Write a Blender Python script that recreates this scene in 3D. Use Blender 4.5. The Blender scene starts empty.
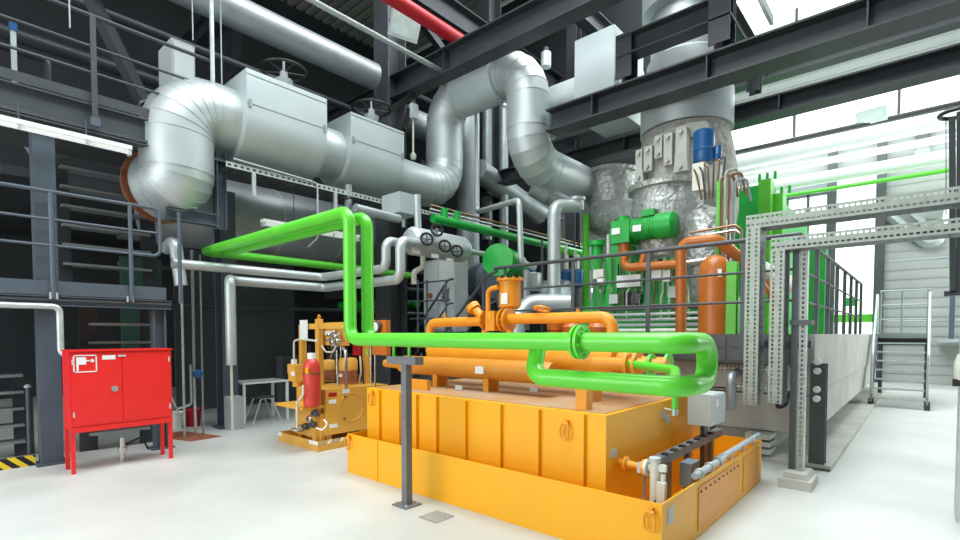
import bpy, bmesh, math, random
from mathutils import Vector as V, Matrix, noise
random.seed(7)
PI = math.pi
sc = bpy.context.scene
COL = sc.collection
# ---------------- camera ----------------
FOC, PITCH, YAW, H = 504.0, math.radians(2.0), math.radians(41.4), 1.6
CX, CY = 480.0, 334 + 504.0 * math.tan(math.radians(2.0))
cd = bpy.data.cameras.new('camera'); cam = bpy.data.objects.new('camera', cd); COL.objects.link(cam)
cam.location = (0, 0, H); cam.rotation_euler = (PI / 2 - PITCH, 0, YAW)
cd.sensor_width = 36; cd.lens = FOC / 960 * 36; cd.shift_y = (CY - 270) / 960; cd.clip_end = 200
sc.camera = cam
# ---------------- world, lights, exposure ----------------
w = bpy.data.worlds.new('daylight'); sc.world = w; w.use_nodes = True
w.node_tree.nodes['Background'].inputs[0].default_value = (0.80, 0.93, 1.0, 1)
w.node_tree.nodes['Background'].inputs[1].default_value = 0.55
sc.view_settings.view_transform = 'Standard'; sc.view_settings.look = 'None'
sc.view_settings.exposure = 0.2; sc.view_settings.gamma = 1; sc.view_settings.use_curve_mapping = False
def area(name, loc, rot, sx, sy, e, c=(1, 1, 1)):
    l = bpy.data.lights.new(name, 'AREA'); l.shape = 'RECTANGLE'; l.size = sx; l.size_y = sy; l.energy = e; l.color = c
    o = bpy.data.objects.new(name, l); COL.objects.link(o); o.location = loc; o.rotation_euler = rot; return o
area('rooflight_lamp', (-3.0, 7.0, 12.6), (0, 0, 0), 6.5, 20, 2700, (0.93, 0.98, 1))
area('window_daylight', (-2.5, 21.0, 9.3), (-PI / 2, 0, 0), 14, 6, 1100, (0.9, 1.0, 0.98))
area('front_fill_light', (-6.5, -5.8, 4.2), (PI / 2, 0, 0), 8, 6, 620, (0.97, 0.99, 1))  # added fill from an invented front window, placed to miss the tank's right face

area('side_fill_light', (7.8, 17.5, 5.0), (0, PI / 2, 0), 6, 6.5, 700, (0.95, 1, 1))  # added fill lamp, brightens the right face of the concrete table

# ---------------- pixel rays -> points in the hall ----------------
Fv = V((-math.sin(YAW) * math.cos(PITCH), math.cos(YAW) * math.cos(PITCH), -math.sin(PITCH)))
Rv = V((math.cos(YAW), math.sin(YAW), 0)); Uv = Rv.cross(Fv); C0 = V((0, 0, H))
def ray(px, py): return Fv + Rv * ((px - CX) / FOC) + Uv * ((CY - py) / FOC)
def aX(px, py, x): d = ray(px, py); return C0 + d * (x / d.x)
def aY(px, py, y): d = ray(px, py); return C0 + d * (y / d.y)
def aZ(px, py, z=0): d = ray(px, py); return C0 + d * ((z - H) / d.z)

# ---------------- materials ----------------
MATS = {}
def mat(name, c, rough=0.5, metal=0.0, var=0.12, scale=3.0, bump=0.0, bscale=20.0, dirt=None, emit=None, es=1.0, kind='noise'):
    m = bpy.data.materials.new(name); m.use_nodes = True; nt = m.node_tree; N = nt.nodes; L = nt.links
    b = N['Principled BSDF']; b.inputs['Roughness'].default_value = rough; b.inputs['Metallic'].default_value = metal
    tc = N.new('ShaderNodeTexCoord'); n = N.new('ShaderNodeTexNoise'); n.inputs['Scale'].default_value = scale; n.inputs['Detail'].default_value = 5
    L.new(tc.outputs['Object'], n.inputs['Vector'])
    r = N.new('ShaderNodeValToRGB'); r.color_ramp.elements[0].position = 0.32; r.color_ramp.elements[1].position = 0.7
    lo = [max(0, x * (1 - var)) for x in c]; hi = [min(1, x * (1 + var)) for x in c]
    if dirt: lo = list(dirt)
    r.color_ramp.elements[0].color = (*lo, 1); r.color_ramp.elements[1].color = (*hi, 1)
    L.new(n.outputs['Fac'], r.inputs['Fac']); L.new(r.outputs['Color'], b.inputs['Base Color'])
    if bump:
        t = N.new('ShaderNodeTexVoronoi' if kind == 'voronoi' else 'ShaderNodeTexNoise'); t.inputs['Scale'].default_value = bscale
        L.new(tc.outputs['Object'], t.inputs['Vector'])
        bp = N.new('ShaderNodeBump'); bp.inputs['Strength'].default_value = bump; bp.inputs['Distance'].default_value = 0.05
        L.new(t.outputs['Distance' if kind == 'voronoi' else 'Fac'], bp.inputs['Height']); L.new(bp.outputs['Normal'], b.inputs['Normal'])
    if emit:
        b.inputs['Emission Color'].default_value = (*emit, 1); b.inputs['Emission Strength'].default_value = es
    MATS[name] = m; return m
mat('floor', (0.60, 0.61, 0.585), 0.4, 0, 0.05, 0.7, dirt=(0.47, 0.48, 0.455))
mat('silver', (0.50, 0.545, 0.55), 0.46, 0.55, 0.07, 2)
mat('casing', (0.50, 0.56, 0.57), 0.5, 0.4, 0.05, 1.5)
mat('dullpipe', (0.33, 0.36, 0.375), 0.45, 0.6, 0.1, 3)
mat('bluesteel', (0.078, 0.10, 0.128), 0.55, 0.1, 0.1, 2)
mat('darksteel', (0.035, 0.040, 0.046), 0.5, 0.1, 0.15, 2)
mat('midsteel', (0.075, 0.082, 0.09), 0.45, 0.2, 0.15, 2)
mat('black', (0.012, 0.013, 0.014), 0.4)
mat('greenpipe', (0.115, 0.60, 0.04), 0.28, 0, 0.04)
mat('green', (0.008, 0.36, 0.045), 0.4, 0, 0.12, 4)
mat('boxblue', (0.16, 0.22, 0.26), 0.5)
mat('walkshade', (0.05, 0.058, 0.066), 0.5, 0.1, 0.12, 3)  # darker steel for the upper walkway, its shade put into the colour
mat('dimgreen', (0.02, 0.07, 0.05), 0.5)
mat('lightgreen', (0.10, 0.50, 0.03), 0.4)
mat('yellow', (0.93, 0.43, 0.006), 0.42, 0, 0.04, 1.2)
mat('orange', (0.80, 0.31, 0.015), 0.4, 0, 0.08, 3)
mat('orangebrown', (0.62, 0.24, 0.02), 0.4, 0, 0.1, 3)
mat('ochre', (0.72, 0.38, 0.06), 0.45, 0, 0.08, 3)
mat('brownorange', (0.52, 0.15, 0.02), 0.35, 0, 0.1, 3)
mat('dust', (0.33, 0.23, 0.15), 0.8, 0, 0.2, 2, dirt=(0.42, 0.2, 0.06))
mat('red', (0.80, 0.018, 0.018), 0.35, 0, 0.04)
mat('redcyl', (0.62, 0.05, 0.035), 0.35, 0, 0.05)
mat('darkred', (0.45, 0.01, 0.02), 0.35, 0, 0.05)
mat('white', (0.82, 0.84, 0.83), 0.5, 0, 0.03)
mat('lightgrey', (0.50, 0.55, 0.55), 0.5, 0, 0.03)
mat('panelgrey', (0.38, 0.42, 0.43), 0.5, 0, 0.04)
mat('concrete', (0.50, 0.49, 0.45), 0.85, 0, 0.12, 1.5, 0.15, 30)
mat('galv', (0.52, 0.57, 0.56), 0.4, 0.45, 0.12, 10)
mat('galvpale', (0.66, 0.68, 0.60), 0.5, 0.15, 0.06, 10)
mat('steeltube', (0.55, 0.56, 0.55), 0.25, 0.9, 0.06)
mat('copper', (0.30, 0.17, 0.10), 0.35, 0.7, 0.1)
mat('blanket', (0.40, 0.41, 0.40), 0.42, 0.5, 0.2, 9, 1.0, 10)
mat('quilt', (0.34, 0.33, 0.30), 0.7, 0.1, 0.12, 7, 0.5, 9, kind='voronoi')
mat('bracketgrey', (0.42, 0.42, 0.38), 0.6, 0.1, 0.1)
mat('blue', (0.008, 0.085, 0.24), 0.35, 0, 0.05)
mat('clad', (0.36, 0.375, 0.36), 0.6, 0, 0.04, 0.5)
mat('ceilsheet', (0.30, 0.31, 0.27), 0.7, 0, 0.08, 0.5)
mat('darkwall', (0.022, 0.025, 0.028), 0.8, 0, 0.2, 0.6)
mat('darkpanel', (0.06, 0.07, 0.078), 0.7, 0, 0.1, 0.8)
mat('rust', (0.30, 0.10, 0.045), 0.8, 0, 0.3, 8)
mat('glazing', (0.8, 0.85, 0.85), 0.4, 0, 0.02, 1, emit=(0.88, 1.0, 0.97), es=1.3)
mat('tubeglow', (0.9, 0.9, 0.9), 0.4, 0, 0.02, 1, emit=(0.93, 1.0, 0.98), es=0.25)
mat('glass', (0.55, 0.64, 0.60), 0.15, 0.1, 0.08, 6)
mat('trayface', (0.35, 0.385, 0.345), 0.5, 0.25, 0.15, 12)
mat('trayshade', (0.17, 0.195, 0.19), 0.5, 0.3, 0.15, 8)  # darker copy of the tray metal, with the web's shade put into the colour
mat('postgrey', (0.16, 0.17, 0.18), 0.45, 0.1, 0.1, 8)
def stripes():
    m = bpy.data.materials.new('hazard'); m.use_nodes = True; nt = m.node_tree; N = nt.nodes; L = nt.links
    b = N['Principled BSDF']; tc = N.new('ShaderNodeTexCoord'); s = N.new('ShaderNodeSeparateXYZ'); L.new(tc.outputs['Object'], s.inputs[0])
    a = N.new('ShaderNodeMath'); a.operation = 'ADD'; L.new(s.outputs[1], a.inputs[0]); L.new(s.outputs[2], a.inputs[1])
    mo = N.new('ShaderNodeMath'); mo.operation = 'PINGPONG'; mo.inputs[1].default_value = 0.075; L.new(a.outputs[0], mo.inputs[0])
    g = N.new('ShaderNodeMath'); g.operation = 'GREATER_THAN'; g.inputs[1].default_value = 0.0375; L.new(mo.outputs[0], g.inputs[0])
    mx = N.new('ShaderNodeMix'); mx.data_type = 'RGBA'; mx.inputs[6].default_value = (0.85, 0.6, 0.02, 1); mx.inputs[7].default_value = (0.01, 0.01, 0.01, 1)
    L.new(g.outputs[0], mx.inputs[0]); L.new(mx.outputs[2], b.inputs['Base Color']); MATS['hazard'] = m
stripes()

# ---------------- mesh builder ----------------
def perp(d):
    d = d.normalized(); a = V((0, 0, 1)) if abs(d.z) < 0.9 else V((1, 0, 0))
    u = d.cross(a).normalized(); return u, d.cross(u).normalized()
class G:
    def __init__(s): s.v = []; s.f = []; s.s = []
    def add(s, vs, fs, sm=False):
        o = len(s.v); s.v += [V(p) for p in vs]; s.f += [[i + o for i in f] for f in fs]; s.s += [sm] * len(fs); return s
    def box(s, a, b):
        x0, x1 = sorted((a[0], b[0])); y0, y1 = sorted((a[1], b[1])); z0, z1 = sorted((a[2], b[2]))
        return s.add([(x0, y0, z0), (x1, y0, z0), (x1, y1, z0), (x0, y1, z0), (x0, y0, z1), (x1, y0, z1), (x1, y1, z1), (x0, y1, z1)],
                     [(0, 3, 2, 1), (4, 5, 6, 7), (0, 1, 5, 4), (1, 2, 6, 5), (2, 3, 7, 6), (3, 0, 4, 7)])
    def cbox(s, c, d): return s.box([c[i] - d[i] / 2 for i in range(3)], [c[i] + d[i] / 2 for i in range(3)])
    def bar(s, p, q, w, h, up=(0, 0, 1)):      # rectangular bar from p to q
        p, q = V(p), V(q); d = (q - p).normalized(); up = V(up)
        if abs(d.dot(up)) > 0.95: up = V((0, 1, 0))
        u = d.cross(up).normalized() * w / 2; t = u.cross(d).normalized() * h / 2
        vs = [p - u - t, p + u - t, p + u + t, p - u + t, q - u - t, q + u - t, q + u + t, q - u + t]
        return s.add(vs, [(0, 3, 2, 1), (4, 5, 6, 7), (0, 1, 5, 4), (1, 2, 6, 5), (2, 3, 7, 6), (3, 0, 4, 7)])
    def rings(s, rs, n, caps=True, split=False):
        o = len(s.v)
        if split:
            for a, b in zip(rs[:-1], rs[1:]): s.add(a + b, [(i, (i + 1) % n, n + (i + 1) % n, n + i) for i in range(n)], True)
        else:
            allv = [p for r in rs for p in r]
            s.add(allv, [(k * n + i, k * n + (i + 1) % n, (k + 1) * n + (i + 1) % n, (k + 1) * n + i) for k in range(len(rs) - 1) for i in range(n)], True)
        if caps: s.add(rs[0], [tuple(reversed(range(n)))]); s.add(rs[-1], [tuple(range(n))])
        return s
    def cyl(s, p, q, r, r2=None, n=20):
        p, q = V(p), V(q); u, t = perp(q - p); r2 = r if r2 is None else r2
        cs = [(math.cos(2 * PI * i / n), math.sin(2 * PI * i / n)) for i in range(n)]
        return s.rings([[p + u * c * r + t * k * r for c, k in cs], [q + u * c * r2 + t * k * r2 for c, k in cs]], n)
    def lathe(s, p, axis, prof, n=24, split=False, wob=0, ws=3.0):
        p = V(p); ax = V(axis).normalized(); u, t = perp(ax); rs = []
        for r, h in prof:
            ring = []
            for i in range(n):
                a = 2 * PI * i / n; d = u * math.cos(a) + t * math.sin(a); q = p + ax * h + d * max(r, 1e-4)
                if wob: q += d * noise.noise(q * ws) * wob
                ring.append(q)
            rs.append(ring)
        return s.rings(rs, n, True, split)
    def path(s, pts, R):
        pts = [V(p) for p in pts]; out = [pts[0]]; marks = []
        for a, b, c in zip(pts[:-2], pts[1:-1], pts[2:]):
            d1 = (a - b).normalized(); d2 = (c - b).normalized(); ang = d1.angle(d2)
            if ang > PI - 0.03: continue
            k = min(R / math.tan(ang / 2), (a - b).length * 0.49, (c - b).length * 0.49); rr = k * math.tan(ang / 2)
            ce = b + (d1 + d2).normalized() * (rr / math.sin(ang / 2)); s0 = b + d1 * k - ce; s1 = b + d2 * k - ce
            n = max(3, int((PI - ang) / (PI / 2) * s.seg + 0.5)); tot = s0.angle(s1); axx = s0.cross(s1).normalized()
            for i in range(n + 1): out.append(ce + Matrix.Rotation(tot * i / n, 3, axx) @ s0)
        out.append(pts[-1]); return out
    seg = 6
    def tube(s, pts, r, R=None, n=14, split=False, seams=0.0, rad=None):
        P = s.path(pts, R if R else r * 1.6); d = (P[1] - P[0]).normalized(); u, t = perp(d); rs = []
        for i, p in enumerate(P):
            d1 = (P[i] - P[i - 1]).normalized() if i else d; d2 = (P[i + 1] - P[i]).normalized() if i < len(P) - 1 else d1
            tn = (d1 + d2).normalized() if (d1 + d2).length > 1e-6 else d1
            u = (u - tn * u.dot(tn)).normalized(); t = tn.cross(u); sc_ = 1 / max(0.7, math.cos(d1.angle(d2) / 2)) if i and i < len(P) - 1 else 1
            rs.append([p + (u * math.cos(2 * PI * k / n) + t * math.sin(2 * PI * k / n)) * r * sc_ for k in range(n)])
            if seams and 0 < i < len(P) - 1 or (seams and i in (0, len(P) - 1)):
                h = seams; s.rings([[p + (q - p) * 1.015 + tn * o for q in rs[-1]] for o in (-h, h)], n)
        s.rings(rs, n, True, split)
        if seams:
            for a, b in zip(P[:-1], P[1:]):
                Ls = (b - a).length
                for k in range(1, int(Ls / 0.95)): c = a + (b - a) * k / int(Ls / 0.95); dd = (b - a).normalized(); s.cyl(c - dd * seams, c + dd * seams, r * 1.012, n=n)
        return s
    def prism(s, poly, axis, a, b):    # poly: 2D points; axis 0/1/2 extruded a..b
        def mk(p, k):
            q = list(p); q.insert(axis, k); return V(q)
        n = len(poly); vs = [mk(p, a) for p in poly] + [mk(p, b) for p in poly]
        return s.add(vs, [tuple(range(n)), tuple(reversed(range(n, 2 * n)))] + [(i, i + n, (i + 1) % n + n, (i + 1) % n) for i in range(n)])
    def torus(s, c, axis, R, r, n=28, m=8, arc=2 * PI):
        c = V(c); ax = V(axis).normalized(); u, t = perp(ax); rs = []
        k = n if arc >= 2 * PI - 1e-3 else n
        for i in range(k + 1):
            a = arc * i / n; d = u * math.cos(a) + t * math.sin(a); rs.append([c + d * (R + r * math.cos(2 * PI * j / m)) + ax * r * math.sin(2 * PI * j / m) for j in range(m)])
        return s.rings(rs, m, arc < 2 * PI - 1e-3)
    def ibeam(s, p, q, w, h, t=0.02, up=(0, 0, 1)):
        p, q = V(p), V(q); d = (q - p).normalized(); u = V(up) if abs(d.dot(V(up))) < 0.95 else V((0, 1, 0))
        o = u * (h / 2 - t / 2); s.bar(p + o, q + o, w, t, u); s.bar(p - o, q - o, w, t, u); return s.bar(p, q, t * 0.7, h - 2 * t, u)
    def slots(s, o, u, v, Lu, Lv, pitch=0.05, rows=2, fu=0.6, fv=0.35):   # perforated sheet
        o, u, v = V(o), V(u), V(v); nu = max(1, int(Lu / pitch)); pu = Lu / nu; pv = Lv / rows
        for i in range(nu):
            for j in range(rows):
                x0, x1, y0, y1 = i * pu, (i + 1) * pu, j * pv, (j + 1) * pv
                a0, a1 = x0 + pu * (1 - fu) / 2, x1 - pu * (1 - fu) / 2; b0, b1 = y0 + pv * (1 - fv) / 2, y1 - pv * (1 - fv) / 2
                q = [o + u * a + v * b for a, b in ((x0, y0), (x1, y0), (x1, y1), (x0, y1), (a0, b0), (a1, b0), (a1, b1), (a0, b1))]
                s.add(q, [(0, 1, 5, 4), (1, 2, 6, 5), (2, 3, 7, 6), (3, 0, 4, 7)])
        return s
    def build(s, name, m, parent=None):
        me = bpy.data.meshes.new(name)
        if parent is None:
            xs = [p.x for p in s.v]; ys = [p.y for p in s.v]; zs = [p.z for p in s.v]
            org = V(((min(xs) + max(xs)) / 2, (min(ys) + max(ys)) / 2, min(zs)))
        else: org = ORG[parent.name]
        me.from_pydata([tuple(p - org) for p in s.v], [], s.f); me.update()
        for p, k in zip(me.polygons, s.s): p.use_smooth = k
        me.set_sharp_from_angle(angle=math.radians(38))
        me.materials.append(MATS[m]); o = bpy.data.objects.new(name, me); COL.objects.link(o)
        if parent is None: o.location = org
        else: o.parent = parent
        ORG[o.name] = org; return o
ORG = {}
def thing(name, label, cat, loc, group=None):
    o = bpy.data.objects.new(name, None); COL.objects.link(o); o.location = loc; o.empty_display_size = 0.1
    o['label'] = label; o['category'] = cat
    if group: o['group'] = group
    ORG[o.name] = V(loc); return o
def solo(g, name, m, label, cat, group=None, kind=None):
    o = g.build(name, m); o['label'] = label; o['category'] = cat
    if group: o['group'] = group
    if kind: o['kind'] = kind
    return o
def struct(g, name, m, parent=None):
    o = g.build(name, m, parent)
    if parent is None: o['kind'] = 'structure'
    return o
def thick(o, t):
    bm = bmesh.new(); bm.from_mesh(o.data); bmesh.ops.remove_doubles(bm, verts=bm.verts, dist=1e-5); bm.to_mesh(o.data); bm.free()
    for p in o.data.polygons: p.use_smooth = False
    md = o.modifiers.new('sheet', 'SOLIDIFY'); md.thickness = t; md.offset = 0; return o

# ================= SETTING =================
struct(G().box((-17, -6, -0.2), (8, 21.8, 0)), 'floor', 'floor')
# back wall, profiled cladding with horizontal ribs, window openings filled with glazing
def ribs(x0, x1, z0, z1, y, step=0.3):
    g = G(); n = max(1, int((z1 - z0) / step)); st = (z1 - z0) / n; poly = [(y + 0.2, z0)]
    for i in range(n):
        z = z0 + i * st; poly += [(y, z), (y, z + st * 0.6), (y + 0.02, z + st * 0.7), (y + 0.02, z + st * 0.95)]
    poly += [(y, z1), (y + 0.2, z1)]; g.prism(poly, 0, x0, x1); return g
WY = 21.5
wl = G()
for (x0, x1, z0, z1) in ((-17, -9.6, 0, 15), (-9.6, -3.9, 0, 7.3), (-3.9, -2.45, 0, 1.4), (-2.45, -1.25, 0, 1.2), (-1.25, 8, 0, 8.3), (-3.9, -1.25, 7.3, 8.3), (-9.6, -3.9, 7.3, 8.3), (-9.6, 8, 10.0, 12.4)):
    t = ribs(x0, x1, z0, z1, WY); wl.add(t.v, t.f)
struct(wl, 'wall_back', 'clad')
def window(k, x0, x1, z0, z1, nm):
    t = struct(G().box((x0, WY + 0.1, z0), (x1, WY + 0.14, z1)), 'window_%d' % k, 'glazing')
    g = G(); g.box((x0, WY - .02, z0), (x1, WY + .1, z0 + .08)); g.box((x0, WY - .02, z1 - .08), (x1, WY + .1, z1))
    for i in range(nm + 1): x = x0 + (x1 - x0) * i / nm; g.box((x - .04, WY - .02, z0), (x + .04, WY + .1, z1))
    g.build('window_frame', 'midsteel', t)
window(1, -9.6, 8, 8.3, 10.0, 6); window(2, -9.6, 8, 12.4, 15, 6); window(3, -2.45, -1.25, 1.2, 8.3, 1); window(4, -3.9, -2.6, 1.4, 6.6, 2)
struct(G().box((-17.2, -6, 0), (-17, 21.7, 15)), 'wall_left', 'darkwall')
struct(G().box((8, -6, 0), (8.2, 21.7, 15)), 'wall_right', 'darkpanel')  # out of view; coloured dark to keep bounce light off the tank's side
g = G()
for a_, b_ in (((-17, -6.2, 0), (-11, -6, 15)), ((-2, -6.2, 0), (8.2, -6, 15)), ((-11, -6.2, 0), (-2, -6, .9)), ((-11, -6.2, 7.5), (-2, -6, 15))): g.box(a_, b_)
struct(g, 'wall_front', 'panelgrey')  # unseen wall, added to limit front light; its opening is shaped for the fill
t = struct(G().box((7.95, 14.2, 2), (7.99, 20.8, 8)), 'window_6', 'glazing')  # unseen glowing window, added with the side fill to light the aisle
g = G()
for y in (14.2, 16.4, 18.6, 20.8): g.box((7.85, y - .05, 2), (7.95, y + .05, 8))
g.build('window_frame', 'midsteel', t)
# roof sheet with rooflight opening
g = G()
for x0, x1, y0, y1 in ((-17, -7.5, -6, 21.7), (5, 8, -6, 21.7), (-7.5, 1.5, -6, -3.5)):
    n = int((y1 - y0) / 0.35)
    for i in range(n):
        y = y0 + (y1 - y0) * i / n; h = (y1 - y0) / n; g.box((x0, y, 13.15), (x1, y + h * 0.6, 13.4)); g.box((x0, y + h * 0.6, 13.22), (x1, y + h, 13.4))
struct(g, 'ceiling', 'ceilsheet')
t = struct(G().box((-7.5, -3.5, 13.3), (1.5, 21.4, 13.36)), 'window_5', 'glazing')
g = G()
for i in range(8): g.box((-7.5, -3.5 + i * 3 - .06, 13.0), (1.5, -3.5 + i * 3 + .06, 13.3))
for x in (-7.5, -4.5, -1.5, 1.5): g.box((x - .06, -3.5, 13.0), (x + .06, 21.4, 13.3))
g.build('window_frame', 'midsteel', t)
# dark upper decks of the boiler side
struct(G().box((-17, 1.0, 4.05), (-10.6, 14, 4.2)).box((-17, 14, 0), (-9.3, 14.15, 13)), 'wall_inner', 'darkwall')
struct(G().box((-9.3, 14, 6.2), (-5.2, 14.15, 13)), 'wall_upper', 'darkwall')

# ================= STEEL FRAME =================
def column(x, y, z1, w, h, label, m='bluesteel', z0=0, base=True, flip=False):
    t = thing('steel_column', label, 'column', (x, y, z0))
    G().ibeam((x, y, z0 + (.02 if base else 0)), (x, y, z1), w, h, 0.025, (1, 0, 0) if flip else (0, 1, 0)).build('shaft', m, t)
    if base:
        G().cbox((x, y, z0 + .012), (w + .12, h + .12, .024)).build('base_plate', m, t)
    return t
# big walkway column at the left is a boxed section
t = thing('steel_column', 'wide blue-grey steel column at far left, just left of the red cabinet', 'column', (-8.1, 1.15, 0))
G().box((-8.2, 1.03, 0.02), (-7.98, 1.24, 4.1)).build('shaft', 'bluesteel', t); G().box((-8.26, .98, 0), (-7.93, 1.29, .02)).build('base_plate', 'bluesteel', t)
column(-8.02, 2.31, 2.02, .14, .16, 'slim blue-grey column under the end of the left walkway, behind the red cabinet')
column(-9, 3.62, 4.0, .24, .3, 'blue-grey column beside the white desk, standing behind the green pipe bend', flip=True)
column(-9, 7.2, 13, .5, .5, 'tall dark column behind the two valve casings, floodlight mounted high on it', 'midsteel')
column(-9, 10.6, 13, .4, .5, 'dark column rising between the two legs of the silver duct loop', 'darksteel')
column(-7.4, 12.3, 13, .3, .3, 'narrow dark column behind the down leg of the silver loop', 'darksteel')
column(-.93, 7.15, 1.25, .16, .14, 'short dark steel column against the front corner of the concrete turbine table', 'midsteel')
def beam(p, q, w, h, label, m='darksteel', stiff=0):
    t = thing('steel_beam', label, 'beam', ((p[0] + q[0]) / 2, (p[1] + q[1]) / 2, p[2] - h / 2))
    G().ibeam(p, q, w, h, 0.03).build('girder', m, t)
    p, q = V(p), V(q)
    for i in range(stiff):
        c = p + (q - p) * (i + .5) / stiff; ax = abs((q - p).normalized().x) > .5
        G().cbox(c, (.02, w * .95, h - .06) if ax else (w * .95, .02, h - .06)).build('stiffener', m, t)
    return t
beam((-9, 7.35, 7.05), (7.9, 7.35, 7.05), .34, .5, 'uppermost dark girder crossing over the top of the silver duct loop', stiff=5)
beam((-5.35, 8.1, 5.55), (7.9, 8.1, 5.55), .4, .4, 'nearest crane girder, passing in front of the exhaust hood above the turbine', stiff=7)
beam((-9, 10.1, 5.55), (7.9, 10.1, 5.55), .36, .32, 'second girder passing behind the exhaust hood, below the upper right girder', stiff=6)
beam((-8.9, 8.0, 5.5), (-8.9, 14, 5.5), .3, .45, 'dark beam receding behind the silver loop from its left leg', stiff=2)
z_ = aY(830, 54, 12).z
beam((-8.9, 12, z_), (7.9, 12, z_), .3, .34, 'far dark girder seen at upper right against pale cladding', stiff=4)
beam((-16.9, 5.2, 9.3), (-9, 5.2, 9.3), .3, .5, 'dark roof beam at upper left above the walkway')
beam((-16.9, 9.0, 8.3), (-9.3, 9.0, 8.3), .3, .5, 'dark roof beam behind the thick overhead pipe')
beam((-6.5, 7.6, 9.5), (-6.5, 17, 9.5), .3, .5, 'dark roof beam running back above the red pipe')
beam((-9, 0.5, 9.5), (-9, 14, 9.5), .35, .6, 'long dark longitudinal roof girder above the silver overhead pipe')
for i, (y, lab) in enumerate(((11.5, 'nearer roof purlin under the rooflight frame'), (16.5, 'farther roof purlin under the rooflight frame'))):
    beam((-9, y, 12.2), (7.9, y, 12.2), .3, .5, lab, 'midsteel')
# portal frame on top of the near crane girder
t = thing('portal_frame', 'dark rectangular steel frame on top of the nearest girder around the exhaust duct', 'steel frame', aY(680, 95, 8.1))
a = aY(620, 60, 8.1); b = aY(633, 60, 8.1); c = aY(712, 60, 8.1); d = aY(733, 60, 8.1); zt = aY(722, 4, 8.1).z
G().ibeam((a.x + .12, 8.1, 5.86), (a.x + .12, 8.1, zt + .1), .28, .26, .02, (0, 1, 0)).build('post', 'darksteel', t)
G().ibeam((d.x - .16, 8.1, 5.86), (d.x - .16, 8.1, zt + .1), .3, .3, .02, (0, 1, 0)).build('post', 'darksteel', t)
G().ibeam((a.x, 8.1, zt - .1), (d.x, 8.1, zt - .1), .3, .34, .025).build('crossbar', 'darksteel', t)
G().ibeam((d.x - .16, 8.25, zt), (d.x - .16, 10.0, zt), .2, .3, .02).build('return_beam', 'darksteel', t)
G().ibeam((d.x - .16, 10.0, 5.86), (d.x - .16, 10.0, zt + .15), .2, .2, .02, (0, 1, 0)).build('post', 'darksteel', t)
# diagonal roof braces, upper left
for k, (p, q, lab) in enumerate((((-8.9, 1.2, 7.6), (-9.6, 2.9, 4.8), 'dark diagonal brace falling behind the upper walkway railing'), ((-9.4, 4.2, 9), (-13, 5.4, 6), 'dark diagonal brace under the roof at upper left'),
        ((-9.1, 8.2, 9), (-9.1, 13.2, 6.2), 'dark diagonal brace in the bay behind the silver loop'))):
    solo(G().bar(p, q, .16, .16), 'diagonal_brace', 'darksteel', lab, 'brace')

# ================= LEFT WALKWAYS =================
def rail_run(t, posts, zb, zt, rails, r=.021, m='bluesteel', rect=False):
    for p in posts:
        if rect: G().bar((p[0], p[1], zb), (p[0], p[1], zt), .05, .012).build('post', m, t)
        else: G().cyl((p[0], p[1], zb), (p[0], p[1], zt), r, n=10).build('post', m, t)
    for pts in rails: G().tube(pts, r * (1 if pts[0][2] > zt - .1 else .75), .1, n=10).build('rail', m, t)
t = thing('walkway', 'lower blue-grey steel walkway deck at the left, above the red cabinet', 'walkway', (-8.3, .2, 2.0))
g = G().box((-7.9, -3, 2.0), (-8.6, 2.45, 2.03)); g.build('deck', 'midsteel', t)
g = G().ibeam((-7.94, -3, 2.0), (-7.94, 2.45, 2.0), .1, .12, .012); g.build('edge_beam', 'bluesteel', t)
G().box((-7.9, -3, 2.07), (-7.89, 2.38, 2.24)).build('toe_board', 'bluesteel', t)
for yy in (1.17, 1.95):
    for dy in (-.03, .03): G().cyl((-7.86, yy + dy, 2.02), (-7.86, yy + dy, 2.1), .012, n=8).build('bolt', 'panelgrey', t)
t = thing('railing', 'pipe railing of the lower left walkway with a rounded end loop', 'railing', (-7.9, 0, 2.05))
zt = 3.3
rail_run(t, [(-7.87, -1.5), (-7.87, -.3), (-7.87, 1.17), (-7.87, 1.97), (-7.87, 2.55)], 2.03, zt, [], .026)
G().tube([(-7.87, -3, zt), (-7.87, 2.31, zt), (-7.87, 2.31, 2.66), (-7.87, 1.97, 2.66)], .024, .09, n=10).build('rail', 'bluesteel', t)
for z in (2.97, 2.66): G().tube([(-7.87, -3, z), (-7.87, 2.28 if z > 2.7 else 1.97, z)], .017, n=10).build('rail', 'bluesteel', t)
G().tube([(-7.87, 2.55, 3.28), (-8.3, 2.62, 3.3), (-9.0, 2.62, 3.3)], .022, n=10).build('rail', 'bluesteel', t)
t = thing('walkway', 'upper grey steel walkway above the fluorescent tube, at the top left', 'walkway', (-8.2, .2, 4.1))
G().box((-7.9, -3, 4.16), (-9.3, 3.2, 4.2)).build('deck', 'midsteel', t)
G().ibeam((-7.95, -3, 4.3), (-7.95, 3.0, 4.3), .14, .36, .02).build('edge_beam', 'walkshade', t)
G().box((-7.9, -3, 4.5), (-7.89, 2.9, 4.62)).build('toe_board', 'walkshade', t)
t = thing('railing', 'railing of the upper left walkway with flat posts and three sloping-looking rails', 'railing', (-7.9, 0, 4.3))
for yy in (-.6, 1.62): G().box((-7.86, yy - .03, 4.24), (-7.84, yy + .03, 5.56)).build('post', 'walkshade', t)
for yy in (-.6, 1.62): G().box((-7.86, yy - .05, 4.2), (-7.82, yy + .05, 4.3)).build('bracket', 'bluesteel', t)
for z, r in ((5.56, .026), (5.18, .018), (4.86, .018)): G().tube([(-7.87, -3, z), (-7.87, 3.05, z)], r, n=10).build('rail', 'walkshade', t)
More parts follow.
